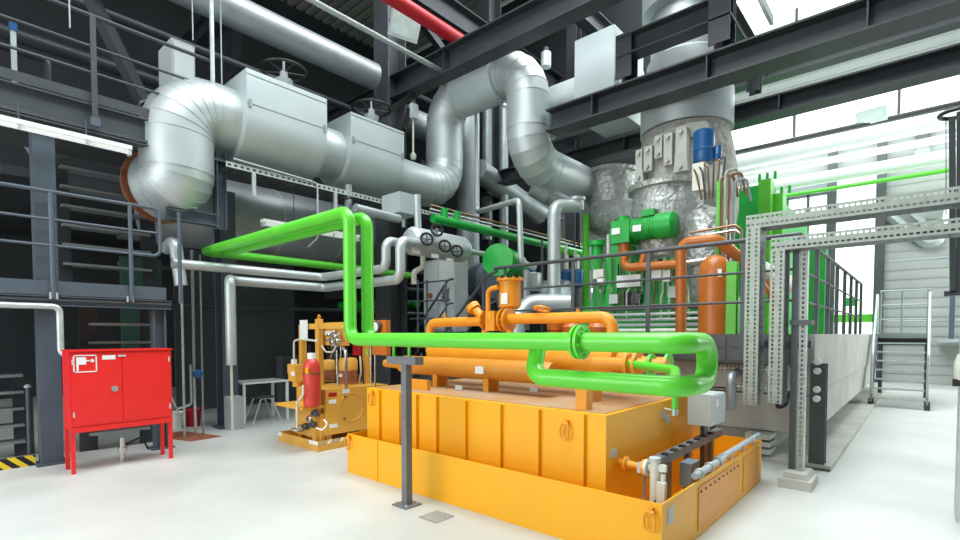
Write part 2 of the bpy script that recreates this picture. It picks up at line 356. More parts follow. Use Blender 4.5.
# railing end parts & dark stair on upper walkway
t = thing('stair_flight', 'dark inner stair handrail frame behind the upper walkway railing', 'stair rail', (-8.9, 1, 4.2))
G().tube([(-9.0, .4, 5.3), (-9.0, 1.35, 5.3), (-9.0, 1.35, 4.2)], .045, n=8).build('rail', 'black', t)
G().tube([(-9.0, .4, 4.9), (-9.0, 2.3, 4.9), (-9.0, 2.5, 4.6)], .03, n=8).build('rail', 'midsteel', t)
g = G().tube([(-8.6, 2.3, 4.2), (-8.6, 2.3, 5.0), (-8.6, 2.75, 4.95), (-8.6, 2.75, 4.2)], .045, .12, n=8)
solo(g, 'guard_hoop', 'black', 'black bent pipe hoop beside the grey cabinet on the upper walkway', 'guard hoop')
t = thing('push_button_box', 'small blue and grey control switch on a post, top left walkway', 'switch', aX(13, 26, -8.1))
p = aX(13, 27, -8.1); G().cbox(p, (.05, .07, .09)).build('housing', 'blue', t); G().cbox((p.x, p.y, (p.z + 4.15) / 2), (.03, .05, p.z - 4.2)).build('post', 'panelgrey', t)
# electrical cabinet on upper walkway
p0 = aX(163, 34, -8.15); p1 = aX(194, 88, -8.15)
t = thing('switch_cabinet', 'tall pale grey cabinet standing on the upper walkway behind the duct bend', 'electrical cabinet', (-8.45, 2.9, 4.2))
G().box((-8.15, p0.y + .1, 4.2), (-8.7, p1.y + .02, p0.z)).build('body', 'panelgrey', t)
G().box((-8.13, p0.y + .13, 4.25), (-8.15, p1.y, p0.z - .04)).build('door', 'lightgrey', t)
# stairs behind the lower railing: three flights of grating steps
def stair(name_label, x0, x1, y0, z0, dy, dz, n, m='midsteel', side='darksteel', tr=.035, cat='stairs'):
    t = thing('stair', name_label, cat, ((x0 + x1) / 2, y0, z0))
    for i in range(n): y = y0 + dy * i; z = z0 + dz * (i + 1); G().box((x0, y - .12, z - tr), (x1, y + .12, z)).build('tread', m, t)
    for x in (x0, x1): G().bar((x, y0 - dy * .6, z0 + .03), (x, y0 + dy * (n - .4), z0 + dz * n + .02), .03, .2).build('stringer', side, t)
    return t
def xstair(label, y0, y1, x0, z0, dx, dz, n, m='dullpipe', side='darksteel'):
    t = thing('stair', label, 'stairs', (x0, (y0 + y1) / 2, z0))
    for i in range(n): x = x0 + dx * i; z = z0 + dz * (i + 1); G().box((x - .12, y0, z - .035), (x + .12, y1, z)).build('tread', m, t)
    for y in (y0, y1): G().bar((x0 - dx, y, z0), (x0 + dx * (n - .5), y, z0 + dz * n), .03, .2).build('stringer', side, t)
    return t
xstair('steel stair rising behind the lower walkway railing, above the red cabinet', 1.45, 2.5, -9.0, 2.05, -.02, .27, 7)
xstair('steel stair with open treads under the lower walkway, behind the red cabinet', 1.6, 2.3, -8.55, .0, .02, .25, 8)
xstair('steel stair at the bottom left edge beside the yellow-black kerb', .2, .98, -8.9, .0, -.01, .215, 5)
solo(G().box((-8.16, .2, .0), (-8.1, .99, .12)), 'hazard_kerb', 'hazard', 'yellow and black striped kerb at the foot of the left stairs', 'kerb')
g = G().tube([(-8.3, .96, 0), (-8.3, .96, .95)], .02, n=8); t = thing('handrail_post', 'slim grey handrail post with round cap beside the left column', 'post', (-8.3, .96, 0))
g.build('post', 'bluesteel', t); G().lathe((-8.3, .96, .93), (0, 0, 1), [(.01, 0), (.035, .01), (.035, .03), (.01, .05)], 12).build('cap', 'panelgrey', t)
# fluorescent tubes
def fluor(p, q, label, hang=0.0, group='fluorescent battens on the left side'):
    p, q = V(p), V(q); t = thing('fluorescent_lamp', label, 'lamp', (p + q) / 2, group)
    G().bar(p + V((0, 0, .04)), q + V((0, 0, .04)), .12, .05).build('housing', 'white', t)
    d = (q - p).normalized(); G().cyl(p + d * .03, q - d * .03, .035, n=14).build('tube', 'tubeglow', t)
    for k in (p + d * .02, q - d * .02): G().cbox(k, (.1, .03, .1)).build('end_cap', 'lightgrey', t)
    for k in (.3, .7):
        c = p + (q - p) * k
        G().cbox(c + V((.05, 0, .0)), (.012, .03, .08)).build('clip', 'panelgrey', t)
        if hang: G().cyl(c + V((0, 0, .06)), c + V((0, 0, hang)), .008, n=6).build('hanger', 'midsteel', t)
a, b = aX(-40, 107, -7.75), aX(131, 152, -7.75)
fluor((-7.75, a.y, b.z), (-7.75, b.y, b.z), 'long white fluorescent batten under the upper walkway edge, top left', .25)
a, b = aX(262, 222, -8.0), aX(358, 240, -8.0)
fluor((-8.0, a.y, (a.z + b.z) / 2), (-8.0, b.y, (a.z + b.z) / 2), 'white fluorescent batten hung below the first valve casing, behind the green pipe', .9)

# ================= MAIN SILVER DUCT =================
DX, DZ, DR = -8.1, 4.87, .47
t = thing('steam_duct', 'large silver clad steam duct with left elbow and high loop to the turbine', 'insulated duct', (DX, 5, DZ - .6))
el = G(); el.seg = 6
el.tube([(DX, 3.55, DZ), (DX, 2.63, DZ), (DX, 2.62, 3.76), (-8.42, 2.5, 3.74)], DR, .52, 32, True, .008); el.build('elbow_pipe', 'silver', t)
G().lathe((-8.42, 2.49, 3.74), (-1, -.2, 0), [(DR * .9, 0), (DR + .045, 0), (DR + .045, .03), (DR * .9, .03)], 32).build('rim_flange', 'rust', t)
def casing(y0, y1, zt, zc, hw):
    poly = [(DX - hw, zt), (DX + hw, zt)]
    for i in range(15): a = PI * i / 14; poly.append((DX + hw * math.cos(a), zc - hw * math.sin(a)))
    g = G(); n_ = len(poly); g.prism(poly, 1, y0, y1)
    g.s = g.s[:2] + [(2 <= i < n_ - 1) for i in range(n_)]
    o = g.build('valve_casing', 'casing', t)
    s = G()
    for z in (zc + .13, zc + .55): s.box((DX + hw - .004, y0, z), (DX + hw + .006, y1, z + .012))
    for yy in (y0, y1):
        for z in (zt - .3, zc, zc + .25): pass
    s.build('seam', 'dullpipe', o)
    for yy in (y0 + .05, y1 - .05): G().box((DX + hw, yy - .02, zc + .08), (DX + hw + .02, yy + .02, zc + .19)).build('latch', 'dullpipe', o)
    return o
casing(3.36, 4.68, 5.48, 4.85, .6); casing(5.17, 6.36, 5.45, 4.85, .56)
G().tube([(DX, 4.6, DZ - .05), (DX, 5.25, DZ - .05)], .43, n=32, seams=.006).build('neck_pipe', 'silver', t)
el = G(); el.seg = 6
el.tube([(DX, 6.3, 4.75), (DX, 8.0, 4.75), (DX, 8.0, 6.75), (-5.83, 8.0, 6.75), (-5.83, 8.0, 4.92), (-5.83, 10.2, 4.92)], .41, .62, 32, True, .007)
el.build('loop_pipe', 'silver', t)
g = G().lathe((DX + .55, 8.0, 6.75), (1, 0, 0), [(.40, 0), (.47, 0), (.47, 1.1), (.40, 1.1)], 32); g.build('expansion_casing', 'casing', t)
for (yy, zz, rr) in ((4.25, 5.48, .36), (6.02, 5.45, .36)):
    wl_ = G().torus((DX, yy, zz + .5), (0, 0, 1), rr, .022)
    for k in range(5): a = 2 * PI * k / 5; wl_.cyl((DX, yy, zz + .47), (DX + rr * math.cos(a), yy + rr * math.sin(a), zz + .5), .013, n=8)
    wh = wl_.build('handwheel', 'black', t)
    G().lathe((DX, yy, zz), (0, 0, 1), [(.06, 0), (.06, .12), (.1, .2), (.14, .3), (.14, .34), (.07, .36), (.06, .48)], 16).build('stem_housing', 'panelgrey', wh)
    G().cyl((DX, yy, zz + .45), (DX, yy, zz + .68), .022, n=8).build('spindle', 'dullpipe', wh)
# support bracket under the left elbow
t = thing('duct_bracket', 'dark cantilever steel bracket carrying the left end of the big silver duct', 'bracket', (-8.3, 2.6, 3.0))
a = aX(166, 213, -8.0); b = aX(212, 222, -8.0)
G().ibeam((-8.0, a.y, a.z), (-8.0, b.y + .1, a.z), .14, .17, .015).build('arm', 'bluesteel', t)
G().ibeam((-8.0, b.y + .12, a.z - .12), (-8.0, b.y + .12, 4.3), .16, .14, .015).build('hanger', 'bluesteel', t)
G().cbox((-8.0, a.y + .22, a.z + .12), (.2, .3, .02)).cbox((-8.0, a.y + .22, a.z + .2), (.12, .14, .16)).build('shoe', 'panelgrey', t)
# cable tray below valve casings
t = thing('cable_tray', 'long dark cable tray slung beneath the two silver valve casings', 'cable tray', (-7.9, 5, 4.0))
ty0, ty1, tz = 3.1, 9.0, 4.02
thick(G().slots((-7.62, ty0, tz), (0, 1, 0), (0, 0, 1), ty1 - ty0, .08, .09, 1, .5, .4).build('side_rail', 'galv', t), .004)
thick(G().slots((-8.0, ty0, tz), (0, 1, 0), (1, 0, 0), ty1 - ty0, .38, .12, 3, .5, .5).build('tray_bottom', 'darksteel', t), .004)
for yy in (3.5, 4.9, 6.4): G().bar((-7.62, yy, tz - .35), (-7.62, yy, tz), .04, .05).build('hanger', 'galv', t)
# conduit to lamp
solo(G().tube([(-7.6, 3.2, 4.15), (-7.6, 4.55, 4.1), (-7.6, 4.55, 3.2), (-8.0, 4.6, 3.1)], .014, .08, n=8), 'conduit', 'panelgrey', 'thin pale conduit bending down to the hanging fluorescent batten', 'conduit')
# big horizontal grey cylinder behind
t = thing('silencer_vessel', 'fat horizontal grey clad vessel behind the green pipes, below the silver duct', 'vessel', (-9.85, 5.2, 3.1))
G().lathe((-9.85, 2.7, 3.8), (0, 1, 0), [(.001, -.1), (.45, -.06), (.62, 0), (.66, .1), (.66, 4.6), (.62, 4.8), (.4, 4.95), (.001, 5.0)], 36).build('shell', 'dullpipe', t)
for yy in (3.6, 4.8, 6.1): G().lathe((-9.85, yy, 3.8), (0, 1, 0), [(.66, 0), (.667, 0), (.667, .03), (.66, .03)], 36).build('band', 'silver', t)
for yy in (3.9, 6.3): G().box((-10.3, yy, 2.4), (-9.4, yy + .15, 3.3)).build('saddle', 'darksteel', t)

# overhead pipes
def pipe(name, pts, r, m, label, cat='pipe', R=None, n=18, seams=0, group=None, split=False):
    return solo(G().tube(pts, r, R, n, split, seams), name, m, label, cat, group)
pipe('overhead_pipe', [(-8.8, .5, 7), (-8.8, 6.6, 7)], .26, 'dullpipe', 'thick silver clad pipe high overhead, above the valve casings', seams=.008, n=28)
pipe('overhead_pipe', [(-9.1, 7.6, 6.55), (-9.1, 9.2, 6.55), (-9.1, 9.2, 5.5)], .3, 'dullpipe', 'silver clad pipe bend just right of the floodlit column', n=28)
pipe('red_pipe', [(-7.15, 1, 7.5), (-7.15, 8.6, 7.5)], .13, 'darkred', 'red painted pipe crossing the dark roof space at the top centre')
pipe('thin_conduit', [(-7.57, 2.5, 7), (-7.57, 10, 7)], .05, 'silver', 'slim shiny conduit high overhead between the floodlight and the loop', n=10)
pipe('overhead_pipe', [(-7.75, 1.6, 6.5), (-7.75, 3.75, 7.2)], .09, 'dullpipe', 'short silver channel at the top edge, left of the thick overhead pipe', n=12)
for x, y0, y1, z, r, lab in ((-9.6, 2, 12, 7.5, .09, 'upper of the dim pipes in the dark roof space at left'), (-9.7, 0, 12, 6.6, .07, 'lower of the dim pipes in the dark roof space at left'), (-10.4, -1, 12, 6.1, .1, 'dim pipe running just above the upper walkway cabinet')):
    pipe('dim_pipe', [(x, y0, z), (x, y1, z)], r, 'darksteel', lab, n=10)
for px, y0_, y1_, r, lab in ((213, -5, 93, .03, 'galvanised vertical pipe left of the first valve casing'), (222, -5, 92, .009, 'thin hanger rod with turnbuckle left of the first valve casing'), (193, -5, 40, .008, 'thin hanger rod over the grey walkway cabinet'), (70, -5, 28, .008, 'thin hanger rod above the far left walkway railing')):
    a = aX(px, y0_, -7.8); b = aX(px, y1_, -7.8); pipe('hanger_rod', [(-7.8, b.y, 9.2), (-7.8, b.y, b.z)], r, 'galv' if r > .02 else 'panelgrey', lab, 'rod', n=8)
# rusty end elbow on upper walkway (dim duct)
g = G(); g.seg = 6; g.tube([(-9.6, 1.2, 4.3), (-9.6, 2.1, 4.75), (-9.6, 2.7, 4.3)], .26, .5, 20, True, .008); solo(g, 'duct_elbow', 'dullpipe', 'dim segmented duct elbow on the upper walkway left of the grey cabinet', 'duct')
# floodlights
def flood(p, d, label, sz=(.5, .36), m='glass', cat='floodlight', group='floodlights'):
    p = V(p); d = V(d).normalized(); u = d.cross(V((0, 0, 1))).normalized(); up = u.cross(d).normalized()
    t = thing('floodlight', label, cat, p, group)
    def slab(w, h, a, b):
        return G().bar(p + d * a, p + d * b, w, h, up)
    slab(sz[0], sz[1], -.14, 0).build('housing', 'lightgrey', t); slab(sz[0] * .86, sz[1] * .8, 0, .008).build('lens', m, t)
    g = G().bar(p - d * .1 + u * sz[0] * .54, p - d * .3, .03, .02).bar(p - d * .1 - u * sz[0] * .54, p - d * .3, .03, .02); g.build('yoke', 'midsteel', t)
    return t
flood(aX(406, 26, -8.2), (.7, -.2, -.45), 'grey box floodlight tilted down on the tall dark column', (.62, .5))
flood(aY(871, 116, 20.75), (-.15, -1, -.25), 'pale twin floodlight on the dark rail of the bright back wall', (.82, .46))
t = thing('sensor_box', 'small grey valve actuator box hung beside the left leg of the silver loop', 'actuator', aX(413, 112, -8.3))
p = aX(413, 112, -8.3); G().cbox(p, (.16, .16, .3)).build('body', 'lightgrey', t); G().cbox(p + V((0, 0, .19)), (.1, .1, .08)).build('cap', 'midsteel', t); G().cyl(p - V((0, 0, .9)), p - V((0, 0, .15)), .02, n=8).build('stem', 'galvpale', t)
G().lathe(p - V((0, 0, 1.0)), (0, 0, 1), [(.05, 0), (.07, .05), (.07, .1), (.03, .14)], 12).build('flange', 'galvpale', t)
p = aX(546, 58, -5.8)
t = thing('gas_detector', 'small silver instrument hung under the near girder right of the loop', 'instrument', p)
G().cyl(p + V((0, 0, .1)), p + V((0, 0, -.18)), .1, n=14).build('body', 'silver', t); G().cyl(p + V((0, 0, .1)), p + V((0, 0, .2)), .05, n=10).build('neck', 'midsteel', t)
solo(G().bar(aX(375, 120, -8.35), aX(414, 95, -8.35), .1, .12).bar(aX(404, 130, -8.35), aX(414, 95, -8.35), .08, .08), 'bracket_arm', 'black', 'black steel bracket arm fixed to the floodlit column', 'bracket')

# horizontal silver pipe between loop and exhaust (behind)
t = thing('exhaust_duct', 'silver boxed duct joining the exhaust hood from the left, behind the near girder', 'duct', aY(590, 90, 9.1))
a = aY(548, 100, 9.2)
G().tube([(a.x, 9.2, 6.3), (-4.2, 9.2, 6.3)], .5, n=32, seams=.008).build('pipe', 'silver', t)
a = aY(580, 70, 8.75); b = aY(619, 70, 8.75)
G().box((a.x, 8.55, aY(600, 112, 8.6).z), (b.x, 9.8, aY(600, 32, 8.6).z)).build('casing', 'casing', t)
# ================= TURBINE =================
TX, TY = -3.22, 9.1
t = thing('exhaust_hood', 'large round silver exhaust hood above the turbine, behind the near girder', 'exhaust duct', (TX, TY, 5.0))
G().lathe((TX, TY, 5.1), (0, 0, 1), [(.60, 0.02), (.76, 0), (.76, .62), (.70, .66), (.66, 1.2), (.60, 1.25), (.60, 2.0)], 40, True).build('hood', 'silver', t)
G().lathe((TX, TY, 7.1), (0, 0, 1), [(.62, 0), (.75, .05), (.75, .5), (.62, .56), (.5, 1.2), (.5, 5.8)], 40, True).build('stack', 'silver', t)
t = thing('steam_turbine', 'steam turbine wrapped in crumpled grey insulation blankets on a green frame', 'turbine', (TX, 9.0, 1.6))
G().lathe((TX, TY, 3.2), (0, 0, 1), [(.55, 0), (.80, .15), (.86, .5), (.84, 1.0), (.78, 1.5), (.70, 1.9)], 48, wob=.03, ws=3).build('exhaust_neck', 'quilt', t)
bx, by = aY(664, 200, 8.35).x, 8.55
G().lathe((bx, by, 2.75), (0, 0, 1), [(.35, 0), (.52, .12), (.60, .4), (.62, .9), (.60, 1.22), (.67, 1.24), (.67, 1.32), (.3, 1.34)], 48, wob=.05, ws=4).build('valve_chest', 'blanket', t)
a = aY(720, 240, 8.5)
a = aY(716, 240, 8.2); G().lathe((a.x, 8.2, 1.9), (-.12, 0, 1), [(.2, 0), (.3, .2), (.34, .6), (.36, 1.0), (.33, 1.35), (.22, 1.6), (.05, 1.7)], 36, wob=.04, ws=4).build('blanket_pipe', 'blanket', t)
G().lathe((-5.25, 10.35, 4.72), (0.0, 0, 1), [(.25, -.95), (.42, -.85), (.5, -.5), (.52, 0), (.5, .35), (.54, .38), (.54, .46), (.3, .48)], 36, wob=.05, ws=4).build('stop_valve', 'blanket', t)
G().tube([(-5.3, 9.9, 4.1), (bx - .1, 8.9, 3.6)], .36, n=28).build('inlet_pipe', 'blanket', t)
# upright bolted links above the chest
for (pa, pb, y0_, y1_) in ((637, 643, 151, 182), (645, 653, 148, 171), (656, 663, 137, 158), (665, 673, 135, 165), (677, 687, 130, 171)):
    a = aY(pa, y0_, 8.25); b = aY(pb, y1_, 8.25); m_ = (a.x + b.x) / 2; fl = .025 if pa in (637, 677) else 0
    o = G().prism([(a.x, a.z), (b.x, a.z), (b.x, (a.z + b.z) / 2), (b.x + fl, b.z), (a.x - fl, b.z), (a.x, (a.z + b.z) / 2)], 1, 8.2, 8.36).build('link_plate', 'bracketgrey', t)
    for z in (a.z - .07, b.z + .07): G().cyl((m_, 8.2, z), (m_, 8.15, z), .032, n=10).build('bolt', 'bracketgrey', o)
def PP(y, pts): return [(aY(px, py, y).x, aY(px, py, y).z) for px, py in pts]
G().prism(PP(8.4, [(654, 150), (654, 139), (668, 130), (690, 123), (706, 121), (706, 131), (690, 138), (668, 144)]), 1, 8.38, 8.55).build('yoke_plate', 'bracketgrey', t)
G().prism(PP(8.4, [(636, 162), (636, 153), (648, 147), (656, 145), (656, 156)]), 1, 8.38, 8.55).build('yoke_plate', 'bracketgrey', t)
# green frame
def P(y, pts): return [(aY(px, py, y).x, aY(px, py, y).z) for px, py in pts]
gf = G().prism(P(8.15, [(612, 246), (700, 246), (728, 300), (738, 336), (562, 336), (590, 302)]), 1, 8.15, 8.95).build('bearing_frame', 'green', t)
pl = P(8.1, [(580, 300), (612, 300)]); 
for px, py, w_, lab in ((597, 319, .34, 'foot_shelf'), (680, 313, .3, 'foot_shelf')):
    a = aY(px, py, 8.0); G().cbox((a.x, 8.02, a.z), (w_ * 1.5, .3, .03)).build(lab, 'lightgreen', gf)
a = aY(597, 250, 8.3); G().lathe((a.x, 8.3, aY(597, 270, 8.3).z), (0, 0, 1), [(.13, 0), (.13, .2), (.1, .22), (.1, .42), (.15, .44), (.15, .52), (.05, .53)], 18).build('green_post', 'green', gf)
a = aY(624, 292, 8.13); b = aY(641, 306, 8.13); G().box((a.x, 8.12, b.z), (b.x, 8.16, a.z)).build('port', 'black', gf)  # black box paints the shade inside the frame opening
G().cyl((aY(637, 299, 8.1).x, 8.05, a.z - .12), (aY(637, 299, 8.1).x, 8.16, a.z - .12), .09, n=16).build('port_plug', 'midsteel', gf)
# a few small housings
for px, py, w_, h_, m in ((599, 274, .2, .16, 'galvpale'), (601, 281, .12, .12, 'white'), (629, 281, .42, .2, 'white'), (657, 275, .16, .18, 'white'), (667, 276, .12, .18, 'galvpale'), (614, 299, .16, .16, 'lightgrey'), (674, 292, .14, .18, 'lightgrey')):
    a = aY(px, py, 8.05); G().cbox((a.x, 8.08, a.z), (w_, .12, h_)).build('junction_box', m, gf)
for k in range(16):
    px = 592 + k * 6.3 + random.uniform(-2, 2); a = aY(px, 262 + random.uniform(-6, 8), 8.06); b = aY(px + random.uniform(-3, 3), 318, 8.06)
    G().tube([(a.x, 8.09, a.z), (a.x, 8.09, (a.z + b.z) / 2), (b.x, 8.05, (a.z + b.z) / 2 - .08), (b.x, 8.05, b.z)], .014, .04, n=6).build('impulse_line', random.choice(['steeltube', 'copper', 'galvpale', 'black']), gf)
# cable and pipe bundle along the platform in front of the frame
for k in range(5):
    z = 1.66 + k * .085; a = aY(600, 330, 7.7); b = aY(715, 330, 7.7)
    solo(G().tube([(a.x, 7.72 + .02 * (k % 2), z), (b.x, 7.72 + .02 * (k % 2), z)], .026, n=8), 'tube_bundle', ['galvpale', 'panelgrey', 'steeltube', 'galv', 'midsteel'][k],
         ['lowest', 'second lowest', 'middle', 'second highest', 'topmost'][k] + ' of the five horizontal lines along the foot of the green turbine frame', 'pipe', 'horizontal lines at the turbine foot')
# gear motor
def motor(y, px0, px1, py, label):
    a = aY(px0, py, y); b = aY(px1, py, y); L = b.x - a.x; z = a.z; x0 = a.x
    t = thing('gear_motor', label, 'electric motor', (x0 + L / 2, y, z - .2))
    G().lathe((x0 + L * .35, y, z), (1, 0, 0), [(.05, 0), (.17, 0), (.17, L * .35), (.15, L * .36), (.2, L * .37), (.2, L * .62), (.16, L * .65), (.03, L * .66)], 24).build('motor_body', 'green', t)
    G().cbox((x0 + L * .2, y, z - .03), (L * .3, .36, .36)).cyl((x0, y, z - .05), (x0 + L * .1, y, z - .05), .13).cyl((x0 + L * .18, y, z + .15), (x0 + L * .18, y, z + .24), .1).build('gearbox', 'green', t)
    G().cbox((x0 + L * .6, y, z + .23), (.2, .16, .1)).build('terminal_box', 'green', t)
    for x in (.14, .48): G().cbox((x0 + L * x, y - .19, z - .02), (.14, .012, .1)).build('nameplate', 'white', t)
    for k in range(7): G().lathe((x0 + L * (.38 + .045 * k), y, z), (1, 0, 0), [(.17, 0), (.185, 0), (.185, .012), (.17, .012)], 24).build('cooling_rib', 'green', t)
    G().cyl((x0 + L * .2, y, z - .2), (x0 + L * .2, y, z - .36), .1).build('mount', 'brownorange', t)
    return t
motor(7.85, 613, 676, 233, 'green electric gear motor above the brown pipe in front of the turbine')
motor(8.3, 662, 672, 262, 'small green pump drive mostly hidden behind the railing by the turbine')
# brown-orange pipework
q = lambda px, py, y: tuple(aY(px, py, y))
g = G().tube([q(626, 250, 7.8), q(623, 268, 7.8), q(680, 264, 7.8)], .07, .12).tube([q(645, 252, 7.8), q(641, 267, 7.8)], .055)
t = thing('oil_pipe', 'brown-orange oil pipe hooked under the green gear motor', 'pipe', q(650, 270, 7.8)); g.build('pipe', 'brownorange', t)
G().cyl(q(679, 264, 7.8), q(682, 264, 7.8), .11).build('flange', 'dullpipe', t); G().tube([q(682, 264, 7.8), q(725, 258, 7.95)], .055).build('steel_pipe', 'steeltube', t)
pipe('oil_pipe', [q(681, 333, 7.2), q(681, 243, 7.2), q(716, 239, 7.2), q(745, 262, 7.6), q(765, 292, 7.9)], .075, 'brownorange', 'brown-orange riser pipe bending over towards the right beside the turbine', R=.14)
# vessel
a = aY(714, 330, 7.15)
t = thing('oil_vessel', 'brown-orange upright vessel with domed top behind the platform railing', 'vessel', (a.x, 7.15, 1.6))
zz = aY(714, 256, 7.15).z - 1.6
G().lathe((a.x, 7.15, 1.6), (0, 0, 1), [(.2, 0), (.2, zz - .22), (.185, zz - .12), (.14, zz - .04), (.07, zz), (.01, zz + .005)], 28).build('shell', 'brownorange', t)
G().cbox((a.x + .1, 6.98, zz + 1.35), (.07, .02, .1)).build('label_plate', 'white', t)
a = aY(731, 300, 7.05)
solo(G().ibeam((a.x, 7.1, 1.6), (a.x, 7.1, aY(731, 262, 7.1).z), .12, .12, .012, (0, 1, 0)), 'support_stanchion', 'lightgreen', 'light green steel stanchion right beside the domed brown vessel', 'stanchion')
a = aY(717, 262, 7.5); b = aY(717, 180, 7.5)
solo(G().ibeam((a.x, 7.6, a.z), (a.x, 7.6, b.z), .08, .08, .01, (0, 1, 0)), 'support_stanchion', 'lightgreen', 'thin light green upright carrying the copper lines above the domed vessel', 'stanchion')
for k, (px, top, lab, m) in enumerate(((720, 178, 'leftmost', 'copper'), (724, 172, 'second', 'bracketgrey'), (728, 176, 'third', 'copper'), (733, 182, 'rightmost', 'dullpipe'))):
    a = aY(px, 268, 7.45); b = aY(px, top, 7.45)
    pipe('impulse_pipe', [(a.x, 7.45, a.z), (a.x, 7.45, b.z), (a.x + .12, 7.55, b.z + .05), (a.x + .16, 7.65, b.z - .25)], .018, m, lab + ' of four thin upright lines right of the blanketed turbine', R=.06, n=8, group='thin upright lines beside the turbine')
for k, (py, lab, m) in enumerate(((233, 'upper', 'copper'), (238, 'lower', 'steeltube'))):
    pipe('copper_line', [q(690, py, 7.35), q(735, py - 8, 7.35), q(741, py - 4, 7.35), q(742, py + 14, 7.35)], .017, m, lab + ' thin line sweeping right above the domed brown vessel', R=.05, n=8)
# blue actuators
for px0, px1, y0_, y1_, y, lab in ((694, 713, 131, 163, 8.1, 'large blue cylindrical actuator at the turbine exhaust neck'), (714, 721, 146, 160, 8.15, 'small blue actuator right of the large blue one')):
    a = aY((px0 + px1) / 2, y1_, y); b = aY((px0 + px1) / 2, y0_, y); r = (px1 - px0) / 2 / FOC * 8.1
    t = thing('blue_actuator', lab, 'actuator', a)
    G().lathe((a.x, y, a.z), (0, 0, 1), [(r * .9, 0), (r, .02), (r, (b.z - a.z) * .35), (r * 1.05, (b.z - a.z) * .36), (r * 1.05, (b.z - a.z) * .4), (r, (b.z - a.z) * .42), (r, b.z - a.z - .02), (r * .85, b.z - a.z)], 24).build('body', 'blue', t)
    G().cyl((a.x, y, a.z), (a.x, y, a.z - .3), r * .5).build('stem', 'bracketgrey', t)
p = aY(700, 178, 7.9)
t = thing('valve_block', 'cream and grey valve block with cables under the large blue actuator', 'valve block', p)
G().cbox(p, (.16, .2, .4)).build('body', 'galvpale', t); G().cbox(p + V((.2, .05, -.05)), (.16, .16, .4)).build('body', 'bracketgrey', t)
for k in range(6): G().tube([p + V((-.1 + .08 * k, -.05, .2)), p + V((0 + .08 * k, -.15, .0 + .04 * k)), p + V((.05 + .05 * k, -.05, -.35))], .014, .05, n=6).build('cable', random.choice(['black', 'copper', 'midsteel']), t)
# generator enclosure
t = thing('generator', 'bright green generator enclosure behind the turbine, seen above the railing', 'generator', (-2.6, 13.2, 1.6))
G().box((-4.4, 12.0, 1.6), (-2.6, 17.2, 4.75)).build('enclosure', 'green', t)
for px, yy, zt_, w_ in ((768, 11.6, 180, .16), (781, 11.9, 194, .13)):
    a = aY(px, 200, yy); b = aY(px, zt_, yy)
    G().box((a.x - w_, yy - .1, 1.6), (a.x + w_ * .4, yy + .25, b.z)).build('side_panel', 'lightgreen', t)
    for k in range(3): G().cyl((a.x - w_ + .14 * k, yy, b.z), (a.x - w_ + .14 * k, yy, b.z + .14), .03, n=8).build('lifting_eye', 'green', t)
G().box((-1.9, 12.4, 1.6), (-1.55, 12.8, 3.4)).build('cover_panel', 'green', t)
a = aY(770, 300, 8.4)
pipe('white_pipe', [q(752, 262, 8.2), q(800, 290, 8.2)], .1, 'galvpale', 'pale inclined pipe behind the perforated cable trays', n=16)
pipe('oil_pipe', [q(748, 268, 8.6), q(770, 280, 8.6), q(778, 312, 8.6)], .08, 'brownorange', 'short brown pipe stub behind the first perforated tray', n=14)

# ================= TURBINE TABLE =================
struct(G().box((-1.02, 7.3, .36), (-4.9, 18.2, .84)).box((-1.0, 7.3, .86), (-4.9, 18.2, 1.6)).box((-1.06, 7.3, .82), (-4.8, 18.2, .88)).box((-1.5, 7.45, 0), (-4.8, 18, .4)), 'wall_foundation', 'concrete')
struct(G().box((-.78, 7.05, 0), (-1.9, 18.5, .06)), 'trim_1', 'concrete')
struct(G().box((-10.5, 6.85, 1.5), (-4.9, 13.9, 1.6)), 'floor_platform', 'midsteel')
g = G()
for k in range(6): a_ = 6.9
t = thing('cable_duct', 'dark grey panelled cable duct along the top edge of the concrete turbine table', 'cable duct', (-2.4, 6.9, 1.2))
a = aY(700, 355, 6.95).x
G().box((-5.0, 6.8, 1.24), (-1.05, 7.25, 1.6)).build('body', 'midsteel', t)
for k in range(5): x = -4.95 + k * .78; G().box((x, 6.785, 1.27), (x + .74, 6.8, 1.42)).build('panel', 'panelgrey' if 0 else 'midsteel', t); G().box((x, 6.785, 1.44), (x + .74, 6.8, 1.58)).build('panel', 'midsteel', t)
# perforated strips on the table front
for k, (py, x0, x1, lab) in enumerate(((371, 698, 800, 'upper'), (390, 735, 800, 'lower'))):
    a = aY(x0, py, 7.27); b = aY(x1, py, 7.27)
    o = solo(G().slots((a.x, 7.27, b.z - .05), (1, 0, 0), (0, 0, 1), b.x - a.x, .1, .05, 2, .55, .4), 'perforated_strip', 'galv', lab + ' perforated strip on the front of the concrete table, behind the hanging trays', 'mounting strip', 'perforated strips'); thick(o, .05)
# vent boxes in recess
for k, z in enumerate((.1, .19, .28)):
    solo(G().cbox((-1.55, 7.2, z + .03), (.28, .35, .06)), 'metal_block', 'galv', ['lowest', 'middle', 'topmost'][k] + ' of three grey metal blocks stacked under the table corner', 'block', 'metal blocks under the table')
pipe('steel_spout', [q(738, 372, 7.28), q(731, 376, 6.6), q(731, 410, 6.6)], .055, 'dullpipe', 'bent stainless spout pipe on the concrete table front, left of the trays', R=.1)
pipe('black_hose', [q(690, 378, 6.6), q(708, 392, 6.5), q(714, 420, 6.3), q(705, 470, 6.0)], .03, 'black', 'black hose dropping behind the grey junction box', n=8, R=.3)
pipe('black_hose', [q(775, 396, 7.27), q(778, 408, 6.9), q(786, 405, 6.9), q(790, 392, 7.27)], .022, 'black', 'black hose loop under the second perforated tray', n=8, R=.08)

